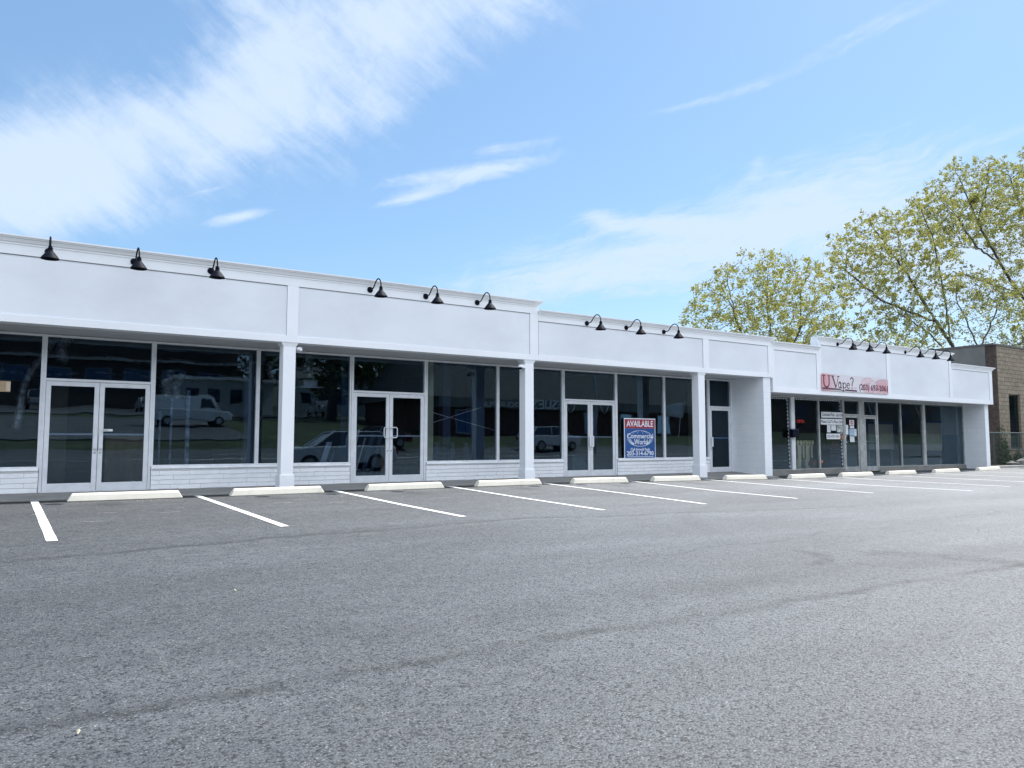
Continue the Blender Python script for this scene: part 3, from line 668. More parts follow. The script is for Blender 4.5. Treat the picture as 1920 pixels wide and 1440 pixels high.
L.build('lettering', ink_r, vb)
text('LLC', 'small_lettering', mat('grey_ink', (.42, .36, .38)), .09, (-.06, -.0135, -.15), vb, .14)
text('(203) 693-2061', 'phone_number', ink_r, .29, (1.09, -.0135, -.10), vb, 1.80, bold=.005)

# ------------------------------------------------------------------ AVAILABLE sign behind the glass
av = empty('leasing_sign', (15.90, 16.925, 1.128), 0, 'square red and blue AVAILABLE sign fixed to the window beside the third double door', 'sign')
ed = MB().box(-.63, .63, .0, .012, 0, 1.20).build('sign_board', mat('sign_white', (.80, .84, .90), .4), av)
MB().box(-.605, .605, -.003, -.0005, .90, 1.17).build('red_band', mat('sign_red', (.36, .03, .05), .4, var=.02), av)
MB().box(-.605, .605, -.003, -.0005, .02, .898).build('blue_field', mat('sign_blue', (.015, .09, .30), .4, var=.02), av)
sw = MATS['sign_white']
text('AVAILABLE', 'headline', sw, .25, (0, -.005, 1.03), av, 1.08, bold=.005, thick=.001)
text('Commercial', 'lettering', sw, .20, (0, -.007, .665), av, 1.06, bold=.003, thick=.001)
text('World', 'lettering', sw, .22, (.03, -.007, .49), av, .54, bold=.003, thick=.001)
text('Call Arnold Peck', 'lettering', sw, .11, (0, -.005, .27), av, .78, bold=.002, thick=.001)
text('203-314-6790', 'phone_number', sw, .18, (0, -.005, .15), av, 1.08, bold=.003, thick=.001)
gl_ = MB()
def stroke2(m, pts, w_, y=-.0045):
    for i in range(len(pts)-1):
        a, b = Vector(pts[i]), Vector(pts[i+1]); d = (b-a).normalized(); p = Vector((-d.y, d.x))*w_/2
        m.prism([tuple(v) for v in (a+p, a-p, b-p, b+p)], 'y', y, -.0035-.0001*(i % 2))
stroke2(gl_, arcp(0, .60, .50, .235, 0, 360, 40), .012)
for k in (.3, .75): stroke2(gl_, arcp(0, .60, .50*k, .235, 35, 145, 12), .006)
for a0, a1 in ((185, 235), (305, 355)):
    for k in (.80, .90): stroke2(gl_, arcp(0, .60, .50*k, .235*k*1.05, a0, a1, 10), .022)
stroke2(gl_, [(-.53, .055), (.53, .055)], .014)
gl_.build('globe_emblem', sw, av)

# ------------------------------------------------------------------ papers and signs at the vape shop
def note(name, x, z, w_, h, label, lines=3, m=paper, y=16.70, cat='notice', tint=None):
    o = empty(name, (x, y, z), 0, label, cat)
    MB().box(-w_/2, w_/2, -.003, 0, -h/2, h/2).build('sheet', m, o)
    if lines:
        t = MB()
        for i in range(lines):
            zz = h*.36-i*h*.72/max(lines-1, 1); f = .36-.09*((i*7) % 3); t.box(-w_*f, w_*(f-.04), -.005, -.0035, zz-h*.022, zz+h*.022)
        t.build('printed_lines', mat('grey_print', (.25, .27, .30), .7), o)
    return o
YI = 16.715
a = note('paper_banner', 25.26, 2.61, 1.40, .21, 'long white paper strip in the window reading Curbside Pick - Up Only', 0, y=YI, cat='sign')
text('Curbside Pick - Up Only', 'lettering', ink, .14, (0, -.005, 0), a, 1.34, thick=.001, bold=.001)
a = note('paper_banner', 25.25, 2.36, 1.46, .21, 'long white paper strip in the window reading Please Call To Place Order', 0, y=YI, cat='sign')
text('Please Call To Place Order', 'lettering', ink, .14, (0, -.005, 0), a, 1.40, thick=.001, bold=.001)
a = note('paper_banner', 25.26, 1.83, .84, .20, 'white paper sign in the window with a phone number, below the other notices', 0, y=YI, cat='sign')
text('203-693-2061', 'lettering', ink, .15, (0, -.005, 0), a, .74, thick=.001)
note('paper_notice', 24.99, 2.11, .21, .27, 'tall narrow pale notice taped in the window under the paper strips', 5, y=YI)
note('framed_notice', 25.28, 2.14, .28, .20, 'dark bordered small notice in the window, second from the left below the strips', 4, y=YI)
note('poster', 25.68, 2.11, .43, .26, 'grey and white picture poster in the window left of the vape shop door', 0, mat('poster_print', (.40, .44, .42), .6, var=.7, vscale=7), y=YI)
note('round_sticker', 25.81, 1.80, .10, .16, 'small orange sticker low in the window beside the vape shop door', 0, mat('orange_sticker', (.55, .2, .05), .5), y=YI)
DY = 16.70
a = note('stop_notice', 26.40, 2.345, .29, .20, 'white notice with a red octagon near the top of the vape shop door', 0, y=DY)
MB().prism(arcp(0, .0, .085, .085, 22.5, 382.5, 8)[:-1], 'y', -.006, -.0035).build('red_octagon', mat('stop_red', (.5, .03, .04), .5), a)
MB().box(-.06, .06, -.0075, -.0062, -.015, .015).build('white_bar', paper, a)
note('paper_notice', 26.41, 2.18, .27, .09, 'small white slip directly under the red octagon notice on the door', 2, y=DY)
note('blue_notice', 26.39, 1.99, .31, .25, 'pale blue notice in the middle of the vape shop door', 3, mat('blue_paper', (.36, .52, .66), .7), y=DY)
note('paper_notice', 26.62, 1.98, .13, .27, 'narrow white slip at the right edge of the blue notice on the door', 4, y=DY)
note('paper_notice', 26.40, 1.73, .28, .21, 'lowest white notice on the vape shop door', 4, y=DY)
note('paper_notice', 26.09, 2.08, .16, .36, 'curled white paper at the left edge of the vape shop door', 0, y=DY)
pl_=note('paper_label', 1.715, 1.845, .19, .045, 'small PULL label on the right leaf of the leftmost double door', 0, y=16.93)
text('PULL', 'lettering', ink, .04, (-.03, -.005, 0), pl_, .09, thick=.0008)
# ------------------------------------------------------------------ things inside the shops
def duct(x, y, ztop, zbot, r, label, lean=(0, 0), diff=False):
    o = empty('foil_duct', (x, y, zbot), 0, label, 'duct', 'silver flexible ducts hanging in the empty shops')
    n = 26; pts = []; rs = []
    for i in range(n+1):
        t = i/n; pts.append((lean[0]*t*t+.03*math.sin(t*9), lean[1]*t, t*(ztop-zbot))); rs.append(r*(1+.12*(i % 2)-.25*t*.6+.06*math.sin(i*1.7)))
    MB().tube(pts, rs, 12).build('foil_hose', foil, o)
    if diff: MB().box(-.30, .30, -.25, .25, -.03, 0).box(-.17, .17, -.15, .15, .0005, .16).build('diffuser', studm, o)
    return o
duct(6.2, 18.3, 3.9, 2.96, .13, 'crinkled silver duct with square diffuser, behind the window right of the first column', diff=True)
duct(1.0, 19.2, 3.95, 3.35, .11, 'crumpled silver duct behind the transom over the leftmost double door', (.1, .2))
duct(.25, 20.0, 3.9, 1.9, .09, 'long thin silver duct behind the window left of the leftmost double door', (.6, 0))
duct(3.1, 19.2, 3.3, 2.6, .12, 'silver duct hanging left in the wide window between the leftmost door and first column', (.1, 0))
duct(3.27, 18.8, 3.2, 2.55, .09, 'thin twisted silver duct above the hanging sheet in the wide window', (.1, 0))
duct(5.1, 19.0, 3.45, 2.95, .08, 'bent silver duct at the right side of the wide window', (-.3, 0))
duct(5.5, 19.0, 3.6, 3.1, .09, 'short silver duct seen just left of the first column', (-.1, 0))
for i, (x0, x1, y, z) in enumerate([(1.9, 4.6, 19.5, 3.55), (2.4, 6.4, 21, 3.35), (-.5, 3.4, 20.5, 3.25), (3.0, 6.3, 18.6, 3.50)]):
    tag(MB().tube([(x0, y, z), (lerp(x0, x1, .3), y, z-.10), (lerp(x0, x1, .6), y, z+.02), (x1, y, z-.06)], [.035, .045, .03, .035], 8).build('foil_pipe', mat('dull_foil', (.16, .19, .24), .5, metal=.5, var=.8, vscale=3, detail=8), smooth=True),
        'silver wrapped pipe running under the dark ceiling, '+['nearest the leftmost double door', 'long one towards the first column', 'far left one crossing the transom', 'close behind the wide window'][i], 'pipe', 'wrapped pipes under the ceiling')
for i, (x, y, w_, z1, l) in enumerate([(2.89, 18.5, .03, 2.3, 'thin steel stud, leftmost of three in the wide window'), (3.12, 18.5, .03, 2.6, 'thin steel stud in the middle of three in the wide window'), (3.43, 18.4, .07, 2.78, 'thicker scuffed steel stud standing closest to the wide window')]):
    tag(MB().box(x, x+w_, y, y+.05, .62, z1).box(x+w_+.001, x+w_+.012, y, y+.09, .62, z1).build('steel_stud', mat('dull_steel', (.20, .24, .32), .5, metal=.4, var=.7, vscale=7, detail=8)), l, 'stud', 'steel studs in the gutted shop')
tag(MB().box(3.15, 3.42, 18.53, 18.55, 2.36, 2.58).build('hanging_sheet', bluep), 'pale square sheet fixed between two studs in the wide window', 'board')
tag(MB().box(4.66, 4.86, 18.2, 18.4, .62, 3.5).build('inner_post', bluep), 'dark blue square post inside the wide window near the first column', 'post', 'square posts inside the shops')
tag(MB().box(1.85, 2.62, 18.5, 18.56, .62, 1.80).build('plywood_board', wood), 'brown plywood board leaning behind the leftmost double door', 'board')
tag(MB().box(.78, 1.15, 19.0, 19.1, .62, 2.9).build('inner_partition', mat('partition_tan', (.14, .13, .10), .9)), 'grey green upright panel behind the left leaf of the leftmost door', 'board')
cbn = empty('cardboard_flap', (-.20, 16.925, 2.64), 0, 'tan cardboard piece taped to the window at the far left edge', 'cardboard')
MB().box(-.32, .29, .0, .006, -.10, .10).build('board', mat('cardboard', (.46, .33, .21), .8, var=.1, stretch=(1, 1, 6)), cbn)
MB().box(.22, .288, -.002, -.0005, -.08, .08).build('tape', mat('tape', (.6, .52, .4), .4), cbn)
ll = random.Random(11)
sl_ = ['widest, at the left of the window', 'second from the left in the window', 'third, near the left door leaf', 'fourth, behind the left door leaf', 'fifth, behind the left door leaf', 'sixth, wide and blue', 'last, behind the meeting stiles']
for i, x in enumerate([6.08, 6.40, 6.66, 6.95, 7.15, 7.35, 7.60]):
    w_ = [.14, .04, .05, .05, .04, .12, .10][i]; h = [1.0, 1.35, 1.25, 1.3, 1.1, 1.2, 1.15][i]
    m = MB(); m.prism([(x, .62), (x+w_, .62), (x+w_+.32, .62+h), (x+.32, .62+h)], 'y', 17.5+.07*i, 17.54+.07*i)
    tag(m.build('leaning_board', [studm, studm, paper, studm, studm, bluep, bluep][i]), 'trim board leaning behind the loop handled doors, '+sl_[i], 'board', 'boards leaning inside the second shop')
tag(MB().box(8.10, 8.45, 18.2, 18.26, .62, 1.55).build('plywood_offcut', wood), 'brown plywood offcut behind the right leaf of the loop handled doors', 'board')
for i, (x, y, w_, l) in enumerate([(10.0, 18.4, .24, 'left one right of the loop handled doors'), (11.02, 18.5, .38, 'wide dark one left of the second column'), (17.66, 18.9, .24, 'pale one above the AVAILABLE sign')]):
    tag(MB().box(x, x+w_, y, y+w_, .62, 3.9).build('inner_post', bluep if i < 2 else mat('pale_blue_post', (.14, .18, .23), .5)), 'square blue post inside, '+l, 'post', 'square posts inside the shops')
for i, x in enumerate([9.54, 10.0, 10.43]):
    b = empty('bollard', (x, 17.9, .62), 0, 'short dark blue bollard behind the window, '+['leftmost of three', 'middle of three', 'rightmost of three'][i], 'bollard', 'blue bollards in the second shop')
    MB().tube([(0, 0, 0), (0, 0, .96)], .085, 16).build('post', bluep, b, smooth=True)
    MB().tube([(0, 0, .9605), (0, 0, .985)], [.092, .06], 16).build('cap', studm, b, smooth=True)
for i, (a, b_) in enumerate([((8.98, 17.4, 2.41), (11.1, 17.4, 1.92)), ((8.98, 17.5, 2.05), (10.66, 17.5, 2.54))]):
    tag(MB().tube([a, b_], .008, 5).build('cord', paper), ['thin pale cord sloping down to the right behind the window', 'thin pale cord sloping up to the right behind the window'][i], 'cord', 'crossed cords behind the window')
for i, x in enumerate([13.43, 14.68]):
    tag(MB().tube([(x-.16, 17.12, 2.72)]+[(x-.16+.32*t/8, 17.12, 2.72-.26*math.sin(math.pi*t/8)**.8) for t in range(1, 8)]+[(x+.16, 17.12, 2.72)], .012, 6).build('chain_loop', studm, smooth=True), 'pale chain loop hanging behind the '+['left', 'right']
        [i]+' leaf of the door beside the AVAILABLE sign', 'chain', 'chain loops on the third double door')
mc = empty('floor_machine', (14.45, 18.2, .62), 0, 'grey and black boxy machine on the floor behind the third double door', 'machine')
MB().box(-.28, .22, -.2, .2, .05, .60).build('housing', mat('grey_plastic', (.22, .25, .28), .5), mc, bevel=.03)
MB().box(.225, .48, -.15, .15, .12, .45).build('motor', navy, mc, bevel=.04)
for sx in (-.2, .15): MB().tube([(sx, -.22, .06), (sx, -.17, .06)], .06, 14).build('wheel', rubber, mc)
bl = empty('window_blind', (18.25, 17.5, 2.6), 0, 'pale crooked sheet hanging inside the window left of the third column', 'blind')
MB().prism([(-.75, .18), (.24, .34), (.08, -.20), (-.75, -.15)], 'y', 0, .015).build('sheet', mat('pale_sheet', (.30, .36, .36), .8), bl)
MB().tube([(.0, -.02, .28), (-.15, -.02, -.8)], .012, 6).build('pull_cord', paper, bl)
# far shop, left: vape shop window
pn = empty('open_sign', (24.17, 17.3, 2.37), 0, 'red neon OPEN sign hanging behind the vape shop window', 'sign')
text('OPEN', 'neon_tube', mat('neon_red', (.55, .06, .05), .4, emit=((1, .10, .07), .10)), .17, (0, 0, 0), pn, .42, thick=.006)
MB().box(-.26, .26, .02, .03, -.12, .12).build('backing', black, pn)
for i, x in enumerate([23.52, 24.0]):
    c = empty('pedestal', (x+.28, 17.2, .62), 0, 'cream plaster pedestal with a flared scrolled top, '+['left one of the pair', 'right one, with a dark chip low down'][i], 'pedestal', 'cream pedestals in the vape shop window')
    m = MB()
    def ring(w_, z): return [(-w_, -w_*.6, z), (w_, -w_*.6, z), (w_, w_*.6, z), (-w_, w_*.6, z)]
    pr = [(.17, 0), (.17, .05), (.12, .10), (.135, .55), (.15, .85), (.20, .93), (.22, .98)]
    vs = [v for w_, z in pr for v in ring(w_, z)]
    m.add(vs, [(0, 3, 2, 1)]+[(k*4+j, k*4+(j+1) % 4, k*4+4+(j+1) % 4, k*4+4+j) for k in range(len(pr)-1) for j in range(4)]+[(len(vs)-4, len(vs)-3, len(vs)-2, len(vs)-1)])
    m.build('shaft', cream, c, bevel=.012)
    s_ = MB()
    for sx in (-.19, 0, .19): s_.tube([(sx, -.17, .98), (sx, .15, .98)], .085, 14)
    s_.build('scroll_top', cream, c, smooth=True)
    g_ = MB()
    for sx in (-.155, .155): g_.box(sx-.045, sx+.045, -.16, -.11, .42, .90)
    g_.build('side_scroll', cream, c, bevel=.015)
    if i: MB().prism([(.02, .16), (.06, .18), (.05, .24), (.07, .27), (.03, .25), (.0, .21)], 'y', -.105, -.09).build('chip', black, c)
pt = empty('flower_pot', (24.56, 16.98, .60), 0, 'orange terracotta pot on the floor of the vape shop window', 'pot')
MB().lathe([(.15, 0), (.17, .12), (.205, .27), (.235, .28), (.24, .35), (.225, .36), (.20, .34), (.0, .32)], (0, 0, 0), 28).build('pot_body', mat('terracotta', (.62, .25, .055), .6, var=.15, vscale=4), pt, smooth=True)
MB().lathe([(.242, .29), (.246, .345), (.235, .362)], (0, 0, 0), 28).build('rim_band', mat('rim_orange', (.50, .12, .04), .6), pt, smooth=True)
dr = empty('drawer_stack', (26.22, 17.25, .55), 0, 'dark purple grey stack of drawers left of the vape shop door', 'drawers')
MB().box(-.42, .38, 0, .5, 0, .86).build('carcass', mat('plum_wood', (.06, .045, .07), .6), dr)
for k in range(4): MB().box(-.40, .36, -.02, -.0005, .03+.205*k, .205+.205*k).build('drawer', mat('plum_front', (.14, .10, .14), .6), dr, bevel=.008)
tag(MB().box(-.2, .25, -.1, .2, 0, .24).build('red_box', mat('red_carton', (.28, .06, .035), .6), loc=(26.3, 17.45, 1.412)), 'red brown carton on top of the drawer stack', 'box')
mb_ = empty('mailbox', (22.82, 16.60, 1.92), 0, 'black mailbox fixed to the pale mullion at the left of the vape shop', 'mailbox')
MB().box(-.16, .17, -.07, .07, -.14, .12).build('box', black, mb_, bevel=.01)
MB().prism([(-.085, .122), (.085, .122), (.085, .17), (-.05, .135)], 'x', -.17, .18).build('lid', navy, mb_)
st = empty('light_string', (20.6, 16.79, 3.15), 0, 'string of white bulbs on a blue cable round the vape shop window', 'light string')
path = [(20.55, 3.12), (22.68, 3.13), (22.74, .72)], [(23.02, 3.13), (25.78, 3.14), (25.82, .75)]
m_b = mat('bulb_white', (.82, .85, .9), .4); m_c = mat('cable_blue', (.02, .04, .16), .5)
for pl in path:
    MB().tube([(x-20.6, -.015, z-3.15) for x, z in pl], .022, 6).build('cable', m_c, st)
    bm_ = MB()
    for (xa, za), (xb, zb_) in zip(pl, pl[1:]):
        L_ = math.hypot(xb-xa, zb_-za); n = int(L_/.125)
        for k in range(n):
            t = (k+.5)/n; x, z = lerp(xa, xb, t)-20.6, lerp(za, zb_, t)-3.15; dx_, dz_ = (xb-xa)/L_*.033, (zb_-za)/L_*.033
            bm_.tube([(x-dx_, -.032+.006*(k % 3), z-dz_), (x+dx_, -.032, z+dz_)], .021, 6)
    o = bm_.build('bulbs', m_b, st); o['kind'] = 'stuff'
rail = MB(); rail.tube([(20.6, 17.2, 1.0), (24.4, 17.2, .95)], .008, 5); tag(rail.build('cord', paper), 'pale cord stretched low behind the vape shop window', 'cord')
wb = empty('wall_unit', (26.25, 16.98, 2.93), 0, 'cream electrical box high behind the transom of the vape shop door', 'electrical box')
MB().box(-.20, .08, 0, .15, -.14, .16).build('casing', mat('cream_plastic', (.55, .55, .48), .6), wb, bevel=.03)
MB().box(.085, .20, .02, .1, -.14, -.06).build('outlet', mat('cream_plastic', (.55, .55, .48), .6), wb, bevel=.01)
# far shop, right: blue framed boards on stands
for i, (x0, x1, z0, z1, y) in enumerate([(29.35, 31.4, 1.24, 2.46, 17.9), (32.9, 34.58, 1.16, 2.55, 17.5)]):
    x1 = min(x1, 34.55)
    f = empty('framed_board', ((x0+x1)/2, y, .55), 0, ['navy framed board inside the empty end shop, the smaller left one', 'navy framed board inside the empty end shop, the larger right one'][i], 'board', 'navy framed boards in the end shop')
    hw = (x1-x0)/2; a, b_ = z0-.55, z1-.55; m = MB(); t_ = .09
    m.box(-hw, hw, 0, .05, a, a+t_); m.box(-hw, hw, 0, .05, b_-t_, b_); m.box(-hw, -hw+t_, 0, .05, a+t_, b_-t_); m.box(hw-t_, hw, 0, .05, a+t_, b_-t_)
    m.build('frame', mat('blue_frame', (.008, .025, .10), .4), f); MB().box(-hw+t_, hw-t_, .02, .04, a+t_, b_-t_).build('panel', mat('board_olive', (.24, .25, .22), .8), f)
    for sx in (-hw+.2, hw-.2): MB().box(sx-.03, sx+.03, .051, .10, 0, b_).build('leg', studm, f)
tb = empty('round_table', (30.0, 18.5, .55), 0, 'small bistro table standing in the empty end shop near the left blue framed board', 'table')
MB().lathe([(0, .76), (.34, .76), (.345, .745), (.34, .73), (0, .73)], (0, 0, 0), 24).build('tabletop', mat('dark_top', (.2, .22, .24), .3), tb, smooth=True)
MB().tube([(0, 0, .03), (0, 0, .729)], .03, 12).build('leg', black, tb, smooth=True)
MB().lathe([(0, .03), (.04, .03), (.22, .012), (.22, 0)], (0, 0, 0), 20).build('base', black, tb, smooth=True)
for i, (a, b_) in enumerate([((29.0, 17.6, 3.2), (29.5, 17.6, 2.2)), ((32.0, 17.3, 3.1), (32.9, 17.3, 1.9))]):
    tag(MB().tube([a, b_], .012, 5).build('hanging_rod', studm), 'thin pale rod hanging askew in the end shop, '+['near the left framed board', 'near the right framed board'][i], 'rod', 'rods hanging in the end shop')

# ------------------------------------------------------------------ tan block building, fence, plants at the right
tbd = empty('block_building', (50, 18, .5), 0, 'tan split-face block building with dark fluted corner beyond the white shops', 'building'); tbd.location = (0, 0, 0)
YT, XT, ZT = 17.62, 39.75, 6.32
RF = .34
wl = MB()
wx = [(41.15, 42.35)]+[(45.2+4.2*k, 46.4+4.2*k) for k in range(4)]
e = [XT+RF+.02]+[v for p in wx for v in p]+[64]
for a, b_ in zip(e[::2], e[1::2]): wl.box(a, b_, YT, YT+.3, .3, ZT)
for a, b_ in wx: wl.box(a, b_, YT, YT+.3, .3, 1.30); wl.box(a, b_, YT, YT+.3, 3.98, ZT)
wl.build('wall', tan, tbd)
MB().box(XT, XT+.3, YT+RF+.02, 45, .3, ZT).build('side_wall', parge, tbd)
fl = MB(); out = []
for i in range(41):
    a = 180+90*i/40; r = RF+.014*(1 if (i//2) % 2 else -1)
    out.append((XT+RF+r*math.cos(R(a)), YT+RF+r*math.sin(R(a))))
out += [(XT+RF+.02, YT+.3), (XT+.3, YT+.3), (XT+.3, YT+RF+.02)]
fl.prism(out, 'z', .3, ZT-.002); fl.build('fluted_corner', flute, tbd)
MB().box(XT-.04, 64, YT-.04, YT+.36, ZT+.001, ZT+.09).box(XT-.04, XT+.36, YT+.361, 45, ZT+.001, ZT+.09).build('parapet_cap', mat('dark_metal_cap', (.10, .09, .085), .6), tbd)
MB().box(XT+.3, 64, YT+.3, 45, ZT-.7, ZT-.55).build('roof', roofm, tbd)
for a, b_ in wx:
    m = MB(); m.box(a, b_, YT+.10, YT+.16, 3.92, 3.98); m.box(a, b_, YT+.10, YT+.16, 1.30, 1.36); m.box(a, a+.06, YT+.10, YT+.16, 1.36, 3.92); m.box(b_-.06, b_, YT+.10, YT+.16, 1.36, 3.92)
    f = m.build('window', mat('bronze_frame', (.04, .035, .03), .4), tbd)
    MB().quad((a+.05, YT+.13, 1.35), (b_-.05, YT+.13, 1.35), (b_-.05, YT+.13, 3.93), (a+.05, YT+.13, 3.93)).build('pane', glass, f)
    MB().box(a-.05, b_+.05, YT-.04, YT+.09, 1.24, 1.2995).build('sill', concrete, f)
MB().box(40.6, 63, YT+3, YT+3.1, .4, 5.4).build('inner_wall', dark, tbd)
# chain link fence
def chainmat():
    m = bpy.data.materials.new('chain_link'); m.use_nodes = True; t = NT(m.node_tree); b = m.node_tree.nodes['Principled BSDF']
    g = t.n('ShaderNodeNewGeometry'); x, y, z = t.sep(g.outputs['Position'])
    def ln(s_): return t.m('LESS_THAN', t.m('ABSOLUTE', t.m('SUBTRACT', t.m('FRACT', t.m('MULTIPLY', t.m('ADD', x, t.m('MULTIPLY', z, s_)), 12.0)), .5)), .055)
    b.inputs['Alpha'].default_value = 1; t.set(b.inputs['Alpha'], t.m('MAXIMUM', ln(1.0), ln(-1.0)))
    b.inputs['Base Color'].default_value = (.03, .05, .045, 1); b.inputs['Roughness'].default_value = .5; return m
fn = empty('chain_link_fence', (35.3, 16.85, .5), 0, 'dark green chain link fence in front of the tan block building', 'fence')
MB().quad((0, 0, .05), (22, 0, .05), (22, 0, 1.55), (0, 0, 1.55)).build('mesh_panel', chainmat(), fn)
dg = mat('fence_green', (.03, .055, .05), .5)
MB().tube([(0, 0, 1.56), (22, 0, 1.56)], .025, 8).build('top_rail', dg, fn, smooth=True)
for k in range(10): MB().tube([(.05+2.4*k, .03, -.1), (.05+2.4*k, .03, 1.6)], .03, 8).build('fence_post', dg, fn, smooth=True)
S(MB().box(35.06, 64, 15.9, 16.02, .30, .60).build('kerb', kerbm, bevel=.02))
S(sheet(rng(35.06, 64, 1.2), rng(16.02, 17.62, .4), .06).build('planting_bed', dirt, smooth=True))
# leaf clumps
def leafcloud(m, c, rad, n, s_, rnd, flat=1.0):
    for _ in range(n):
        while True:
            p = Vector([rnd.uniform(-1, 1) for _ in range(3)])
            if p.length < 1: break
        leaf(m, Vector(c)+Vector((p.x*rad[0], p.y*rad[1], p.z*rad[2])), s_*rnd.uniform(.6, 1.3), rnd)
def leaf(m, p, s_, rnd):
    a = Vector([rnd.gauss(0, 1) for _ in range(3)]).normalized(); b_ = a.cross(Vector([rnd.gauss(0, 1) for _ in range(3)])).normalized()
    c = a.cross(b_)*.18*s_
    m.add([p-a*s_*.5, p+b_*s_*.38+c, p+a*s_*.55, p-b_*s_*.38+c], [(0, 1, 2, 3)])
rn = random.Random(5)
iv = empty('ivy', (39.9, 17.6, .5), 0, 'dark green ivy climbing the fluted corner of the tan building', 'ivy')
m = MB()
for _ in range(900):
    z = abs(rn.gauss(0, .62)); wx_ = .75*max(.15, 1-z/2.4); leaf(m, Vector((rn.uniform(-.25, wx_), -.10-rn.random()*.12+(.12 if z < .1 else 0), z)), .11*rn.uniform(.6, 1.3), rn)
m.build('foliage', leaf_ivy, iv)
MB().tube([(0, -.08, 0), (.1, -.10, .6), (.05, -.09, 1.3), (.2, -.08, 1.8)], [.02, .014, .01, .006], 6).build('stem', bark, iv)
def shrub(x, y, r, h, n, label, m_=None):
    o = empty('shrub', (x, y, .52), 0, label, 'shrub', 'low shrubs under the tan wall'); m = MB()
    for _ in range(5): c = (rn.uniform(-r*.6, r*.6), rn.uniform(-r*.3, r*.3), h*rn.uniform(.3, .75)); leafcloud(m, c, (r*.55, r*.4, h*.35), n//5, .10, rn)
    m.build('foliage', m_ or leaf_ivy, o); t = MB()
    for k in range(4): t.tube([(0, 0, 0), (rn.uniform(-r, r)*.6, rn.uniform(-.1, .1), h*.7)], [.015, .006], 5)
    t.build('stem', bark, o)
shrub(40.9, 17.35, .45, .75, 260, 'small dark shrub under the tan building window'); shrub(42.6, 17.3, .6, .9, 320, 'leafy dark shrub right of the tan building window'); shrub(44.8, 17.2, .8, .8, 300, 'broad low shrub near the right edge of the photo')
for i, (x, y, r) in enumerate([(38.9, 16.7, .22), (39.6, 16.6, .30), (40.5, 16.65, .40), (41.5, 16.6, .48), (42.6, 16.7, .42), (43.8, 16.6, .5)]):
    m = MB(); bm = bmesh.new(); bmesh.ops.create_icosphere(bm, subdivisions=3, radius=1)
    for v in bm.verts:
        q = v.co; k = 1+.16*math.sin(q.x*4+i)+.13*math.sin(q.y*5+2*i)+.10*math.sin(q.z*7+i*3); v.co = Vector((q.x*r*k*1.3, q.y*r*k*.7, q.z*r*k*.55))
    me = bpy.data.meshes.new('rock'); bm.to_mesh(me); bm.free(); me.materials.append(rockm); o = bpy.data.objects.new('rock', me); COL.objects.link(o); o.location = (x, y, .58+r*.25)
    tag(o, 'rough grey boulder at the foot of the tan wall, '+['smallest, nearest the white pier', 'second from the white pier', 'third, below the ivy', 'fourth, under the window', 'fifth, right of the window', 'last, at the right edge'][i], 'rock', 'boulders along the tan wall')
# downpipe stub by the end pier
tag(MB().tube([(35.10, 15.9, .5), (35.10, 15.9, 1.35)], .03, 8).build('conduit_pipe', dg, smooth=True), 'short dark pipe stub at the foot of the white end pier', 'pipe')
# ------------------------------------------------------------------ trees (branches grown towards points spread through the crown)
def grow(seed, limbs, blobs, natt, step=.42, infl=3.0, kill=.62, iters=110):
    """limbs: list of polylines (first starts at the ground); blobs: (centre, radii, weight). returns nodes, parent"""
    rs = np.random.RandomState(seed)
    w_ = np.array([b[2] for b in blobs], float); w_ /= w_.sum(); A = []
    for b, q in zip(blobs, w_):
        n = int(natt*q); p = rs.normal(size=(n, 3)); p /= np.linalg.norm(p, axis=1)[:, None]; p *= (rs.rand(n, 1)**.42)
        A.append(np.array(b[0])+p*np.array(b[1]))
    A = np.vstack(A); N = []; par = []
    for pl in limbs:
        pts = [np.array(p, float) for p in pl]
        if N:
            d = np.linalg.norm(np.array(N)-pts[0], axis=1); last = int(d.argmin())
        else: N.append(pts[0]); par.append(-1); last = 0
        for a, b in zip(pts, pts[1:]):
            k = max(1, int(np.linalg.norm(b-a)/step))
            for i in range(1, k+1):
                N.append(a+(b-a)*i/k+rs.normal(size=3)*.03); par.append(last); last = len(N)-1
    for it in range(iters):
        P = np.array(N); near = np.empty(len(A), int); dm = np.empty(len(A))
        for i in range(0, len(A), 400):
            D = ((A[i:i+400, None, :]-P[None])**2).sum(2); near[i:i+400] = D.argmin(1); dm[i:i+400] = np.sqrt(D.min(1))
        A_ = A[dm > kill]; nr = near[dm > kill]; dd = dm[dm > kill]
        if len(A_) == 0: break
        lim = infl if it > 8 else infl*2.2
        use = dd < lim
        if not use.any(): break
        dirs = {}
        for a, n, d in zip(A_[use], nr[use], dd[use]):
            v = (a-P[n])/d; dirs[n] = dirs.get(n, 0)+v
        for n, v in dirs.items():
            l = np.linalg.norm(v)
            if l < 1e-3: continue
            v = v/l+rs.normal(size=3)*.16+np.array([0, 0, .06]); v /= np.linalg.norm(v)
            N.append(P[n]+v*step); par.append(n)
        A = A_
        if len(N) > 14000: break
    return np.array(N), par
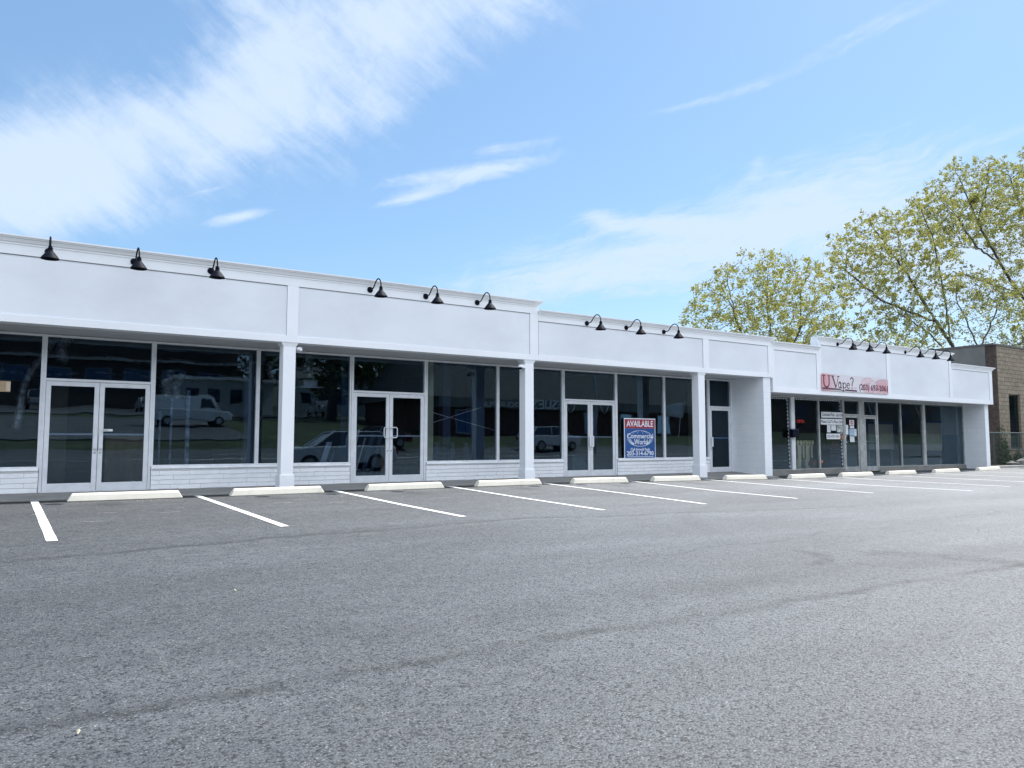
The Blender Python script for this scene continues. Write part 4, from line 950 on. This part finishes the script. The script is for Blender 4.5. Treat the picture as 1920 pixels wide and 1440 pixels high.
def tree(name, label, seed, limbs, blobs, natt, tipr=.012, leafm=leaf_spring, ls=.12, per=9, rmax=.35, spread=.22, expo=2.35, group='spring trees behind the shops', step=.42, kill=.62, infl=3.0, minord=3):
    N, par = grow(seed, limbs, blobs, natt, step=step, kill=kill, infl=infl)
    n = len(N); r = np.zeros(n); ch = [[] for _ in range(n)]
    for i, p in enumerate(par):
        if p >= 0: ch[p].append(i)
    acc = np.zeros(n); dist = np.zeros(n)
    for i in range(n-1, -1, -1):
        if not ch[i]: acc[i] = tipr**expo
        if par[i] >= 0: acc[par[i]] += acc[i]; dist[par[i]] = max(dist[par[i]], dist[i]+1)
    r = np.minimum(acc**(1/expo), rmax)
    base = N[0]; root = empty(name, tuple(base), 0, label, 'tree', group)
    m = MB(); L = [Vector(p-base) for p in N]
    # follow chains so that each branch is one tapered tube
    start = [0]; seen = set()
    while start:
        s_ = start.pop(); chain = [s_] if par[s_] < 0 else [par[s_], s_]; c = s_
        while ch[c]:
            k = max(ch[c], key=lambda q: acc[q])
            for q in ch[c]:
                if q != k: start.append(q)
            chain.append(k); c = k
        rr_ = [float(r[q]) for q in chain]
        if par[s_] >= 0: rr_[0] = min(rr_[0], rr_[1]*1.15)
        if len(chain) > 1: m.tube([L[q] for q in chain], rr_, 8 if rr_[0] > .1 else (5 if rr_[0] > .035 else 3), cap=False)
    m.build('trunk', bark, root, smooth=True)
    rnd = random.Random(seed); lv = MB()
    for i in range(n):
        if dist[i] <= minord and r[i] < .06:
            k = per if dist[i] < 2 else per//2
            if rnd.random() < .27: continue
            c = L[i]+Vector([rnd.gauss(0, spread*.6) for _ in range(3)])
            for _ in range(k): leaf(lv, c+Vector([rnd.gauss(0, spread*.5) for _ in range(3)]), ls*rnd.uniform(.65, 1.3), rnd)
    lv.build('crown', leafm, root)
    return root
YT2 = 32.0
tree('maple_tree', 'round crowned tree in fresh yellow green leaf, leftmost of the trees behind the roof', 21,
     [[(42.0, 32, .4), (42.0, 32, 4.5), (41.8, 32, 8.0), (41.5, 32, 12.0)], [(42, 32, 4.0), (38.5, 31.5, 8.2), (36.5, 31, 10.4)], [(42, 32, 4.6), (45, 32.5, 8.5), (46.8, 32.5, 10.8)], [(42, 32, 5.2), (43.5, 31, 9.0), (43.5, 30.8, 12)], [(42, 32, 5.2), (40, 33, 9.0), (39.5, 33.5, 12)]],
     [((41.8, 32, 9.4), (6.9, 4.4, 4.9), 10), ((44.2, 32, 11.0), (3.6, 3, 3.2), 3), ((37.2, 32, 8.4), (3.0, 2.6, 2.8), 2.6), ((46.2, 32, 9.3), (2.8, 2.6, 3.0), 2.6)], 5600, ls=.15, per=22, rmax=.30, tipr=.009, minord=6, spread=.24)
tree('maple_tree', 'leaning yellow green tree with limbs reaching left, behind the far fascia lamps', 5,
     [[(67, 32, .4), (66.5, 32, 6), (65.3, 32, 9.6), (61.5, 32, 12.4), (58.5, 32, 15.0), (54.0, 32, 18.0)], [(64.9, 32, 10.0), (62.5, 31, 12.5), (60.0, 30.5, 17.5), (58.0, 30.5, 20)], [(62.8, 32, 11.4), (57, 33, 12.6), (52, 33, 14.5)], [(66, 32, 8), (60, 31, 10), (54.5, 30.5, 11.2)], [(61.5, 32, 12.6), (60.8, 33.5, 16), (61.0, 34, 20)]],
     [((57.0, 32, 15.2), (6.0, 4.5, 4.6), 10), ((52.2, 32, 15.0), (3.4, 3.2, 3.0), 3.2), ((61.0, 32, 18.0), (3.6, 4.0, 3.8), 3.4), ((58.0, 32, 10.6), (5.0, 3.5, 1.8), 2.2)], 4200, ls=.17, per=17, rmax=.42, tipr=.010, minord=5, spread=.21)
tree('maple_tree', 'tallest tree, its thick limb rising to the left from the right edge of the photo', 9,
     [[(88, 32, .4), (86.5, 32, 8), (81, 32, 13.8), (76.5, 32, 16.2), (71.5, 32, 20.0), (67.0, 32, 25.0)], [(86.2, 32, 9), (85.0, 32, 16), (80.5, 32, 22), (77, 32, 26.5)], [(74.8, 32, 17.6), (69, 31.5, 18.4), (64.5, 31, 20.5)], [(78.5, 32, 15.4), (73, 33, 16.2), (68, 33, 16.4)], [(86.0, 32, 12), (88, 32, 20), (86, 32, 28)], [(70.5, 32, 21), (70.5, 31, 24), (71, 31, 26.5)]],
     [((70.5, 32, 22.4), (6.4, 4.5, 4.2), 8), ((80, 32, 23.6), (7, 4.5, 5.6), 7), ((66, 32, 20.8), (3.6, 3, 3), 2.4), ((84, 32, 15), (6, 4, 5), 3.2), ((72, 32, 15.4), (5, 3.5, 2.2), 1.8)], 5200, ls=.18, per=16, rmax=.50, tipr=.010, minord=5, spread=.22)
tree('maple_tree', 'small dark forked tree rising over the roof of the tan building', 13,
     [[(63.5, 29, .4), (63.6, 29, 7.2), (63.2, 29, 8.8), (61.2, 29, 11.2), (60.0, 29, 12.5)], [(63.2, 29, 8.8), (65.5, 29, 11.2), (67.0, 29, 13.2)], [(63.5, 29, 8), (66.5, 28.5, 9.2), (69.5, 28.5, 9.8)]],
     [((62.5, 29, 12.2), (4.2, 3, 2.8), 4), ((68, 29, 11.6), (4.5, 3, 3.4), 4), ((66, 29, 9.2), (5, 3, 1.6), 2)], 1000, ls=.16, per=11, rmax=.22, tipr=.011, minord=3, spread=.3)
tree('maple_tree', 'low leafy tree filling the right edge behind the tan building', 14,
     [[(74, 28, .4), (74, 28, 6), (73, 28, 9.5)], [(74, 28, 5.5), (77, 28, 9), (79, 28, 11)], [(74, 28, 5), (70.5, 28, 8), (69, 28, 9.5)]],
     [((74, 28, 9.5), (7.5, 3, 3.4), 6), ((79, 28, 11), (4, 3, 3), 2)], 1300, ls=.17, per=14, rmax=.22, tipr=.011)
tree('maple_tree', 'low bushy tree showing just above the notch left of the raised far fascia', 15,
     [[(46.5, 27, .4), (46.5, 27, 4), (46.3, 27, 6.5)], [(46.5, 27, 3.5), (44.3, 27, 5.8)], [(46.5, 27, 3.8), (49.5, 27, 6.2)]],
     [((46.5, 27, 6.5), (4.4, 2.5, 2.0), 5), ((51, 27, 6.8), (3.2, 2.4, 1.8), 2.5)], 700, ls=.15, per=12, rmax=.16, tipr=.010)
tree('maple_tree', 'thin pale tree between the round crowned tree and the leaning one', 16,
     [[(53.5, 30, .4), (53.5, 30, 6), (53.0, 30, 8.6)], [(53.5, 30, 5), (56.5, 30, 8.2)], [(53.5, 30, 5.4), (50.8, 30, 8.4)]],
     [((53.5, 30, 7.8), (4.6, 2.6, 1.9), 5)], 600, ls=.15, per=10, rmax=.14, tipr=.010, minord=2)

# ------------------------------------------------------------------ the other side of the road: what the shop glass mirrors
def backtree(name, label, x, y, h, r, seed):
    rnd = random.Random(seed); z = gz(x, y)-.2; o = empty(name, (x, y, z), 0, label, 'tree', 'trees across the road'); m = MB(); t = MB()
    t.tube([(0, 0, 0), (.1, 0, h*.4), (0, .1, h*.8)], [r*.09, r*.06, r*.02], 7)
    for k in range(26):
        a = rnd.random()*6.28; e_ = rnd.uniform(.25, .97); rr_ = r*math.sqrt(max(.05, 1-((e_-.5)/.56)**2))*rnd.uniform(.3, .95)
        c = Vector((rr_*math.cos(a), rr_*math.sin(a), h*e_)); t.tube([(0, 0, h*e_*.6), tuple(c)], [r*.025, r*.006], 4)
        leafcloud(m, c, (r*.34, r*.34, h*.11), 100, .55, rnd)
    t.build('trunk', bark, o); m.build('crown', leaf_dark, o)
bt = [(-22, -70, 17, 9), (-8, -84, 20, 9), (6, -90, 22, 10), (20, -88, 21, 10), (34, -86, 20, 10), (46, -74, 20, 9), (30, -58, 17, 7), (40, -46, 16, 7), (60, -62, 20, 9), (75, -50, 19, 9), (92, -46, 19, 9), (108, -30, 18, 9), (122, -14, 18, 9), (26, -36, 13, 5), (104, -62, 27, 11), (128, -64, 28, 12), (150, -52, 28, 12), (172, -40, 28, 12), (84, -66, 25, 10)]
for i, (x, y, h, r) in enumerate(bt): backtree('dense_tree', 'dark leafy tree across the road, mirrored in the shop glass', x, y, h, r, 100+i)
# pool shop with a mansard roof
ps = empty('mansard_shop', (0, 0, 0), 0, 'red brick shop with grey mansard roof across the road, mirrored in the glass', 'building')
px0, px1, py = 29, 62, -21
MB().box(px0, px1, py-14, py, 1.5, 5.3).build('wall', redbrick, ps)
m = MB(); m.add([(px0-1, py-15, 5.3), (px1+1, py-15, 5.3), (px1+1, py+.9, 5.3), (px0-1, py+.9, 5.3), (px0+1.5, py-12, 9), (px1-1.5, py-12, 9), (px1-1.5, py-2, 9), (px0+1.5, py-2, 9)],
               [(0, 3, 2, 1), (4, 5, 6, 7), (0, 1, 5, 4), (1, 2, 6, 5), (2, 3, 7, 6), (3, 0, 4, 7)]); m.build('roof', shingle, ps)
MB().box(px0, px1-.5, py+.0, py+.95, 4.55, 5.28).build('sign_band', mat('grey_band', (.16, .17, .17), .7), ps)
sgw = mat('sign_letter_white', (.8, .8, .82), .5)
text("LESLIE'S", 'lettering', sgw, 1.0, (40.0, py+.97, 4.93), ps, 3.6, bold=.02, rot=(R(90), 0, R(180)))
text('POOL SUPPLIES', 'lettering', sgw, .62, (35.0, py+.97, 4.85), ps, 4.2, bold=.01, rot=(R(90), 0, R(180)))
for x in (31, 44.5, 49, 54):
    f = MB().box(x, x+1.6, py+.001, py+.05, 2.4, 4.4).build('window', alum, ps); MB().quad((x+.1, py+.06, 2.5), (x+1.5, py+.06, 2.5), (x+1.5, py+.06, 4.3), (x+.1, py+.06, 4.3)).build('pane', glass_dark, f)
# two storey offices on the hill
ob = empty('office_block', (0, 0, 0), 0, 'dark two storey office block on the slope across the road, mirrored in the glass', 'building')
MB().box(-14, 24, -82, -64, 4.5, 17).build('wall', brownclad, ob)
for k in range(9):
    for z in (8.2, 12.6):
        f = MB().box(-12.6+4*k, -9.8+4*k, -63.999, -63.9, z, z+1.9).build('window', mat('window_frame_grey', (.25, .26, .27), .6), ob)
        MB().quad((-12.4+4*k, -63.88, z+.15), (-10+4*k, -63.88, z+.15), (-10+4*k, -63.88, z+1.75), (-12.4+4*k, -63.88, z+1.75)).build('pane', glass_dark, f)
MB().box(-14.3, 24.3, -82.3, -63.4, 17.0, 17.4).box(-14, 24, -63.999, -63.6, 11.0, 11.3).build('roof_edge', mat('pale_coping', (.3, .3, .3), .7), ob)
# pale low buildings seen between the trees
for i, (x, y, w_, h, l) in enumerate([(18, -46, 9, 3.4, 'low white flat roofed house on the slope across the road'), (31, -52, 9, 4.2, 'pale grey house with a gable on the slope across the road')]):
    z = gz(x, y)-.3; h_ = empty('small_house', (x, y, z), 0, l, 'house')
    MB().box(-w_/2, w_/2, -3, 3, 0, h).build('wall', mat('pale_render', (.55, .55, .52), .8), h_)
    if i: MB().prism([(-3.4, h), (3.4, h), (0, h+1.6)], 'x', -w_/2-.3, w_/2+.3).build('roof', shingle, h_)
    else: MB().box(-w_/2-.4, w_/2+.4, -3.4, 3.4, h+.001, h+.3).build('roof', mat('white_roof', (.7, .7, .7), .7), h_)
    for k in range(4):
        f = MB().box(-w_/2+.8+k*2.0, -w_/2+1.9+k*2.0, 3.001, 3.06, 1.3, 2.5).build('window', mat('window_frame_dark', (.05, .05, .05), .6), h_); MB().quad((-w_/2+.9+k*2, 3.07, 1.4), (-w_/2+1.8+k*2, 3.07, 1.4), (-w_/2+1.8+k*2, 3.07, 2.4), (-w_/2+.9+k*2, 3.07, 2.4)).build('pane', glass_dark, f)
lh = empty('long_building', (0, 0, 0), 0, 'long low brown building across the road, mirrored in the far shop glass', 'building')
MB().box(68, 150, -42, -25, 1.5, 9.8).build('wall', mat('brown_render', (.085, .07, .06), .8, var=.2, vscale=.5), lh)
MB().box(67.6, 150.4, -42.4, -24.6, 9.801, 10.2).build('roof_edge', MATS['pale_coping'], lh)
for k in range(9):
    f = MB().box(72+8*k, 75+8*k, -24.999, -24.9, 4.2, 6.4).build('window', MATS['window_frame_dark'], lh); MB().quad((72.2+8*k, -24.89, 4.4), (74.8+8*k, -24.89, 4.4), (74.8+8*k, -24.89, 6.2), (72.2+8*k, -24.89, 6.2)).build('pane', navy, f)
# cars
tyre_m = rubber; rim_m = mat('alloy', (.45, .46, .48), .3, metal=.8); carglass = mat('car_glass', (.015, .02, .03), .08, spec=.8)
def car(x, y, rz, paintc, kind, label):
    z = gz(x, y)+.01; o = empty('parked_car', (x, y, z), R(rz), label, 'van' if kind == 'van' else 'car')
    pm_ = mat('car_paint_%d' % (int(paintc[0]*100)), paintc, .25, spec=.6, coat=.5)
    if kind == 'suv': body = [(-2.35, .45), (-2.38, .75), (-2.30, 1.05), (-1.1, 1.12), (1.9, 1.12), (2.35, 1.08), (2.40, .6), (2.3, .38), (-2.2, .36)]; cab = [(-1.25, 1.12), (-.45, 1.68), (1.7, 1.70), (2.22, 1.12)]; roof = (-.45, 1.7, 1.69); wb_ = (-1.45, 1.42); wr = .37; W = .93
    elif kind == 'sedan': body = [(-2.3, .4), (-2.33, .7), (-2.2, .88), (-1.0, .98), (1.6, .98), (2.25, .92), (2.33, .6), (2.25, .35), (-2.2, .33)]; cab = [(-1.1, .97), (-.35, 1.42), (.95, 1.42), (1.75, .97)]; roof = (-.35, .95, 1.42); wb_ = (-1.4, 1.35); wr = .33; W = .89
    else: body = [(-2.7, .5), (-2.75, .9), (-2.55, 1.15), (-1.75, 1.25), (-1.1, 1.25), (2.7, 1.25), (2.75, .6), (2.65, .4), (-2.5, .4)]; cab = [(-1.85, 1.25), (-1.25, 2.12), (2.68, 2.16), (2.72, 1.25)]; roof = (-1.2, 2.66, 2.14); wb_ = (-1.75, 1.75); wr = .37; W = 1.0
    m = MB(); m.prism(body, 'y', -W, W); m.build('body', pm_, o, bevel=.07)
    c = MB(); n = 4; vs = []
    for s_, k in ((-1, 0), (1, 0)):
        for i, (a, b_) in enumerate(cab): vs.append((a, s_*(W-.04 if i in (0, 3) else (W-.10 if kind == 'van' else W-.20)), b_))
    c.add(vs, [(0, 1, 2, 3), (7, 6, 5, 4), (0, 4, 5, 1), (1, 5, 6, 2), (2, 6, 7, 3)]); c.build('cabin', carglass if kind != 'van' else pm_, o, bevel=.03)
    MB().box(roof[0]-.02, roof[1]+.02, -W+(.11 if kind == 'van' else .19), W-(.11 if kind == 'van' else .19), roof[2]-.01, roof[2]+.05).build('roof', pm_, o, bevel=.03)
    p = MB()
    for s_ in (-1, 1):
        for xx in ((cab[1][0]+cab[2][0])/2-.2,) if kind != 'van' else ():
            p.tube([(xx, s_*(W-.05), cab[0][1]), (xx, s_*(W-.19), cab[1][1])], .045, 6)
        for i in (0, 2): p.tube([(cab[i][0], s_*(W-(.05 if i == 0 else .19)), cab[i][1]), (cab[i+1][0], s_*(W-(.19 if i == 0 else .05)), cab[i+1][1])], .05, 6)
    p.build('pillars', pm_, o)
    if kind == 'van':
        g_ = MB()
        for s_ in (-1, 1): g_.add([(-1.55, s_*(W-.035), 1.36), (-.55, s_*(W-.035), 1.36), (-.6, s_*(W-.075), 1.95), (-1.15, s_*(W-.075), 1.95)], [(0, 1, 2, 3)])
        g_.build('side_window', carglass, o)
        MB().add([(-1.84, -.85, 1.30), (-1.84, .85, 1.30), (-1.17, .72, 2.0), (-1.17, -.72, 2.0)], [(0, 1, 2, 3)]).build('windscreen', carglass, o)
    for xx in wb_:
        for s_ in (-1, 1):
            wl_ = MB().tube([(xx, s_*(W-.20), wr), (xx, s_*(W+.01), wr)], wr, 22).build('wheel', tyre_m, o)
            MB().tube([(xx, s_*(W+.0105), wr), (xx, s_*(W+.02), wr)], wr*.62, 18).build('rim', rim_m, wl_)
    for s_ in (-1, 1):
        MB().box(body[1][0]-.03, body[1][0]+.10, s_*(W-.22)-.16, s_*(W-.22)+.16, body[1][1]-.06, body[1][1]+.08).build('headlight', mat('lamp_lens', (.7, .72, .75), .15), o, bevel=.03)
        MB().box(body[5][0]+.0, body[5][0]+.09, s_*(W-.15)-.10, s_*(W-.15)+.10, .75, 1.0).build('taillight', mat('tail_red', (.3, .01, .01), .2), o)
    return o
car(12.2, 2.0, 4, (.72, .73, .74), 'suv', 'white sport utility car, mirrored in the window and door right of the first column')
car(11.5, -26, 0, (.68, .69, .71), 'van', 'white cargo van across the road, mirrored beside the leftmost double door').rotation_euler.z = R(180)
car(27, -42, 95, (.62, .63, .65), 'sedan', 'white sedan facing the shops, mirrored in the wide window')
for i, (x, c, k) in enumerate([(2.5, (.30, .31, .33), 'suv'), (11.5, (.70, .70, .72), 'sedan'), (14.5, (.66, .66, .67), 'suv'), (-1.5, (.06, .06, .07), 'suv'), (18, (.04, .04, .05), 'sedan')]):
    car(x, -47, 90, c, k, ['grey', 'white', 'pale', 'black', 'dark'][i]+' car parked on the slope across the road, mirrored in the left windows')
car(21.0, -14, 3, (.10, .03, .03), 'sedan', 'dark red car near the road, mirrored right of the first column'); car(34, -12, 178, (.64, .64, .66), 'suv', 'pale boxy off-road car on the road, mirrored in the loop handled doors')
# traffic signals on a mast arm
ts = empty('traffic_signal', (36, -9, gz(36, -9)), 0, 'mast arm with two yellow traffic signals over the road, mirrored above the second door', 'traffic light')
MB().tube([(0, 0, 0), (0, 0, 6.3), (-1, 0, 6.6), (-9, 0, 6.9)], [.12, .09, .07, .04], 10).build('mast', studm, ts, smooth=True)
for x in (-5, -8.6):
    h_ = MB().box(x-.18, x+.18, -.1, .1, 5.65, 6.7).build('signal_head', mat('signal_yellow', (.50, .26, .04), .5), ts, bevel=.02)
    for k in range(3): MB().lathe([(0, .02), (.10, .02), (.11, 0)], (x, .11, 5.85+.33*k), 14, Matrix.Rotation(R(-90), 3, 'X')).build('lens', black, h_)
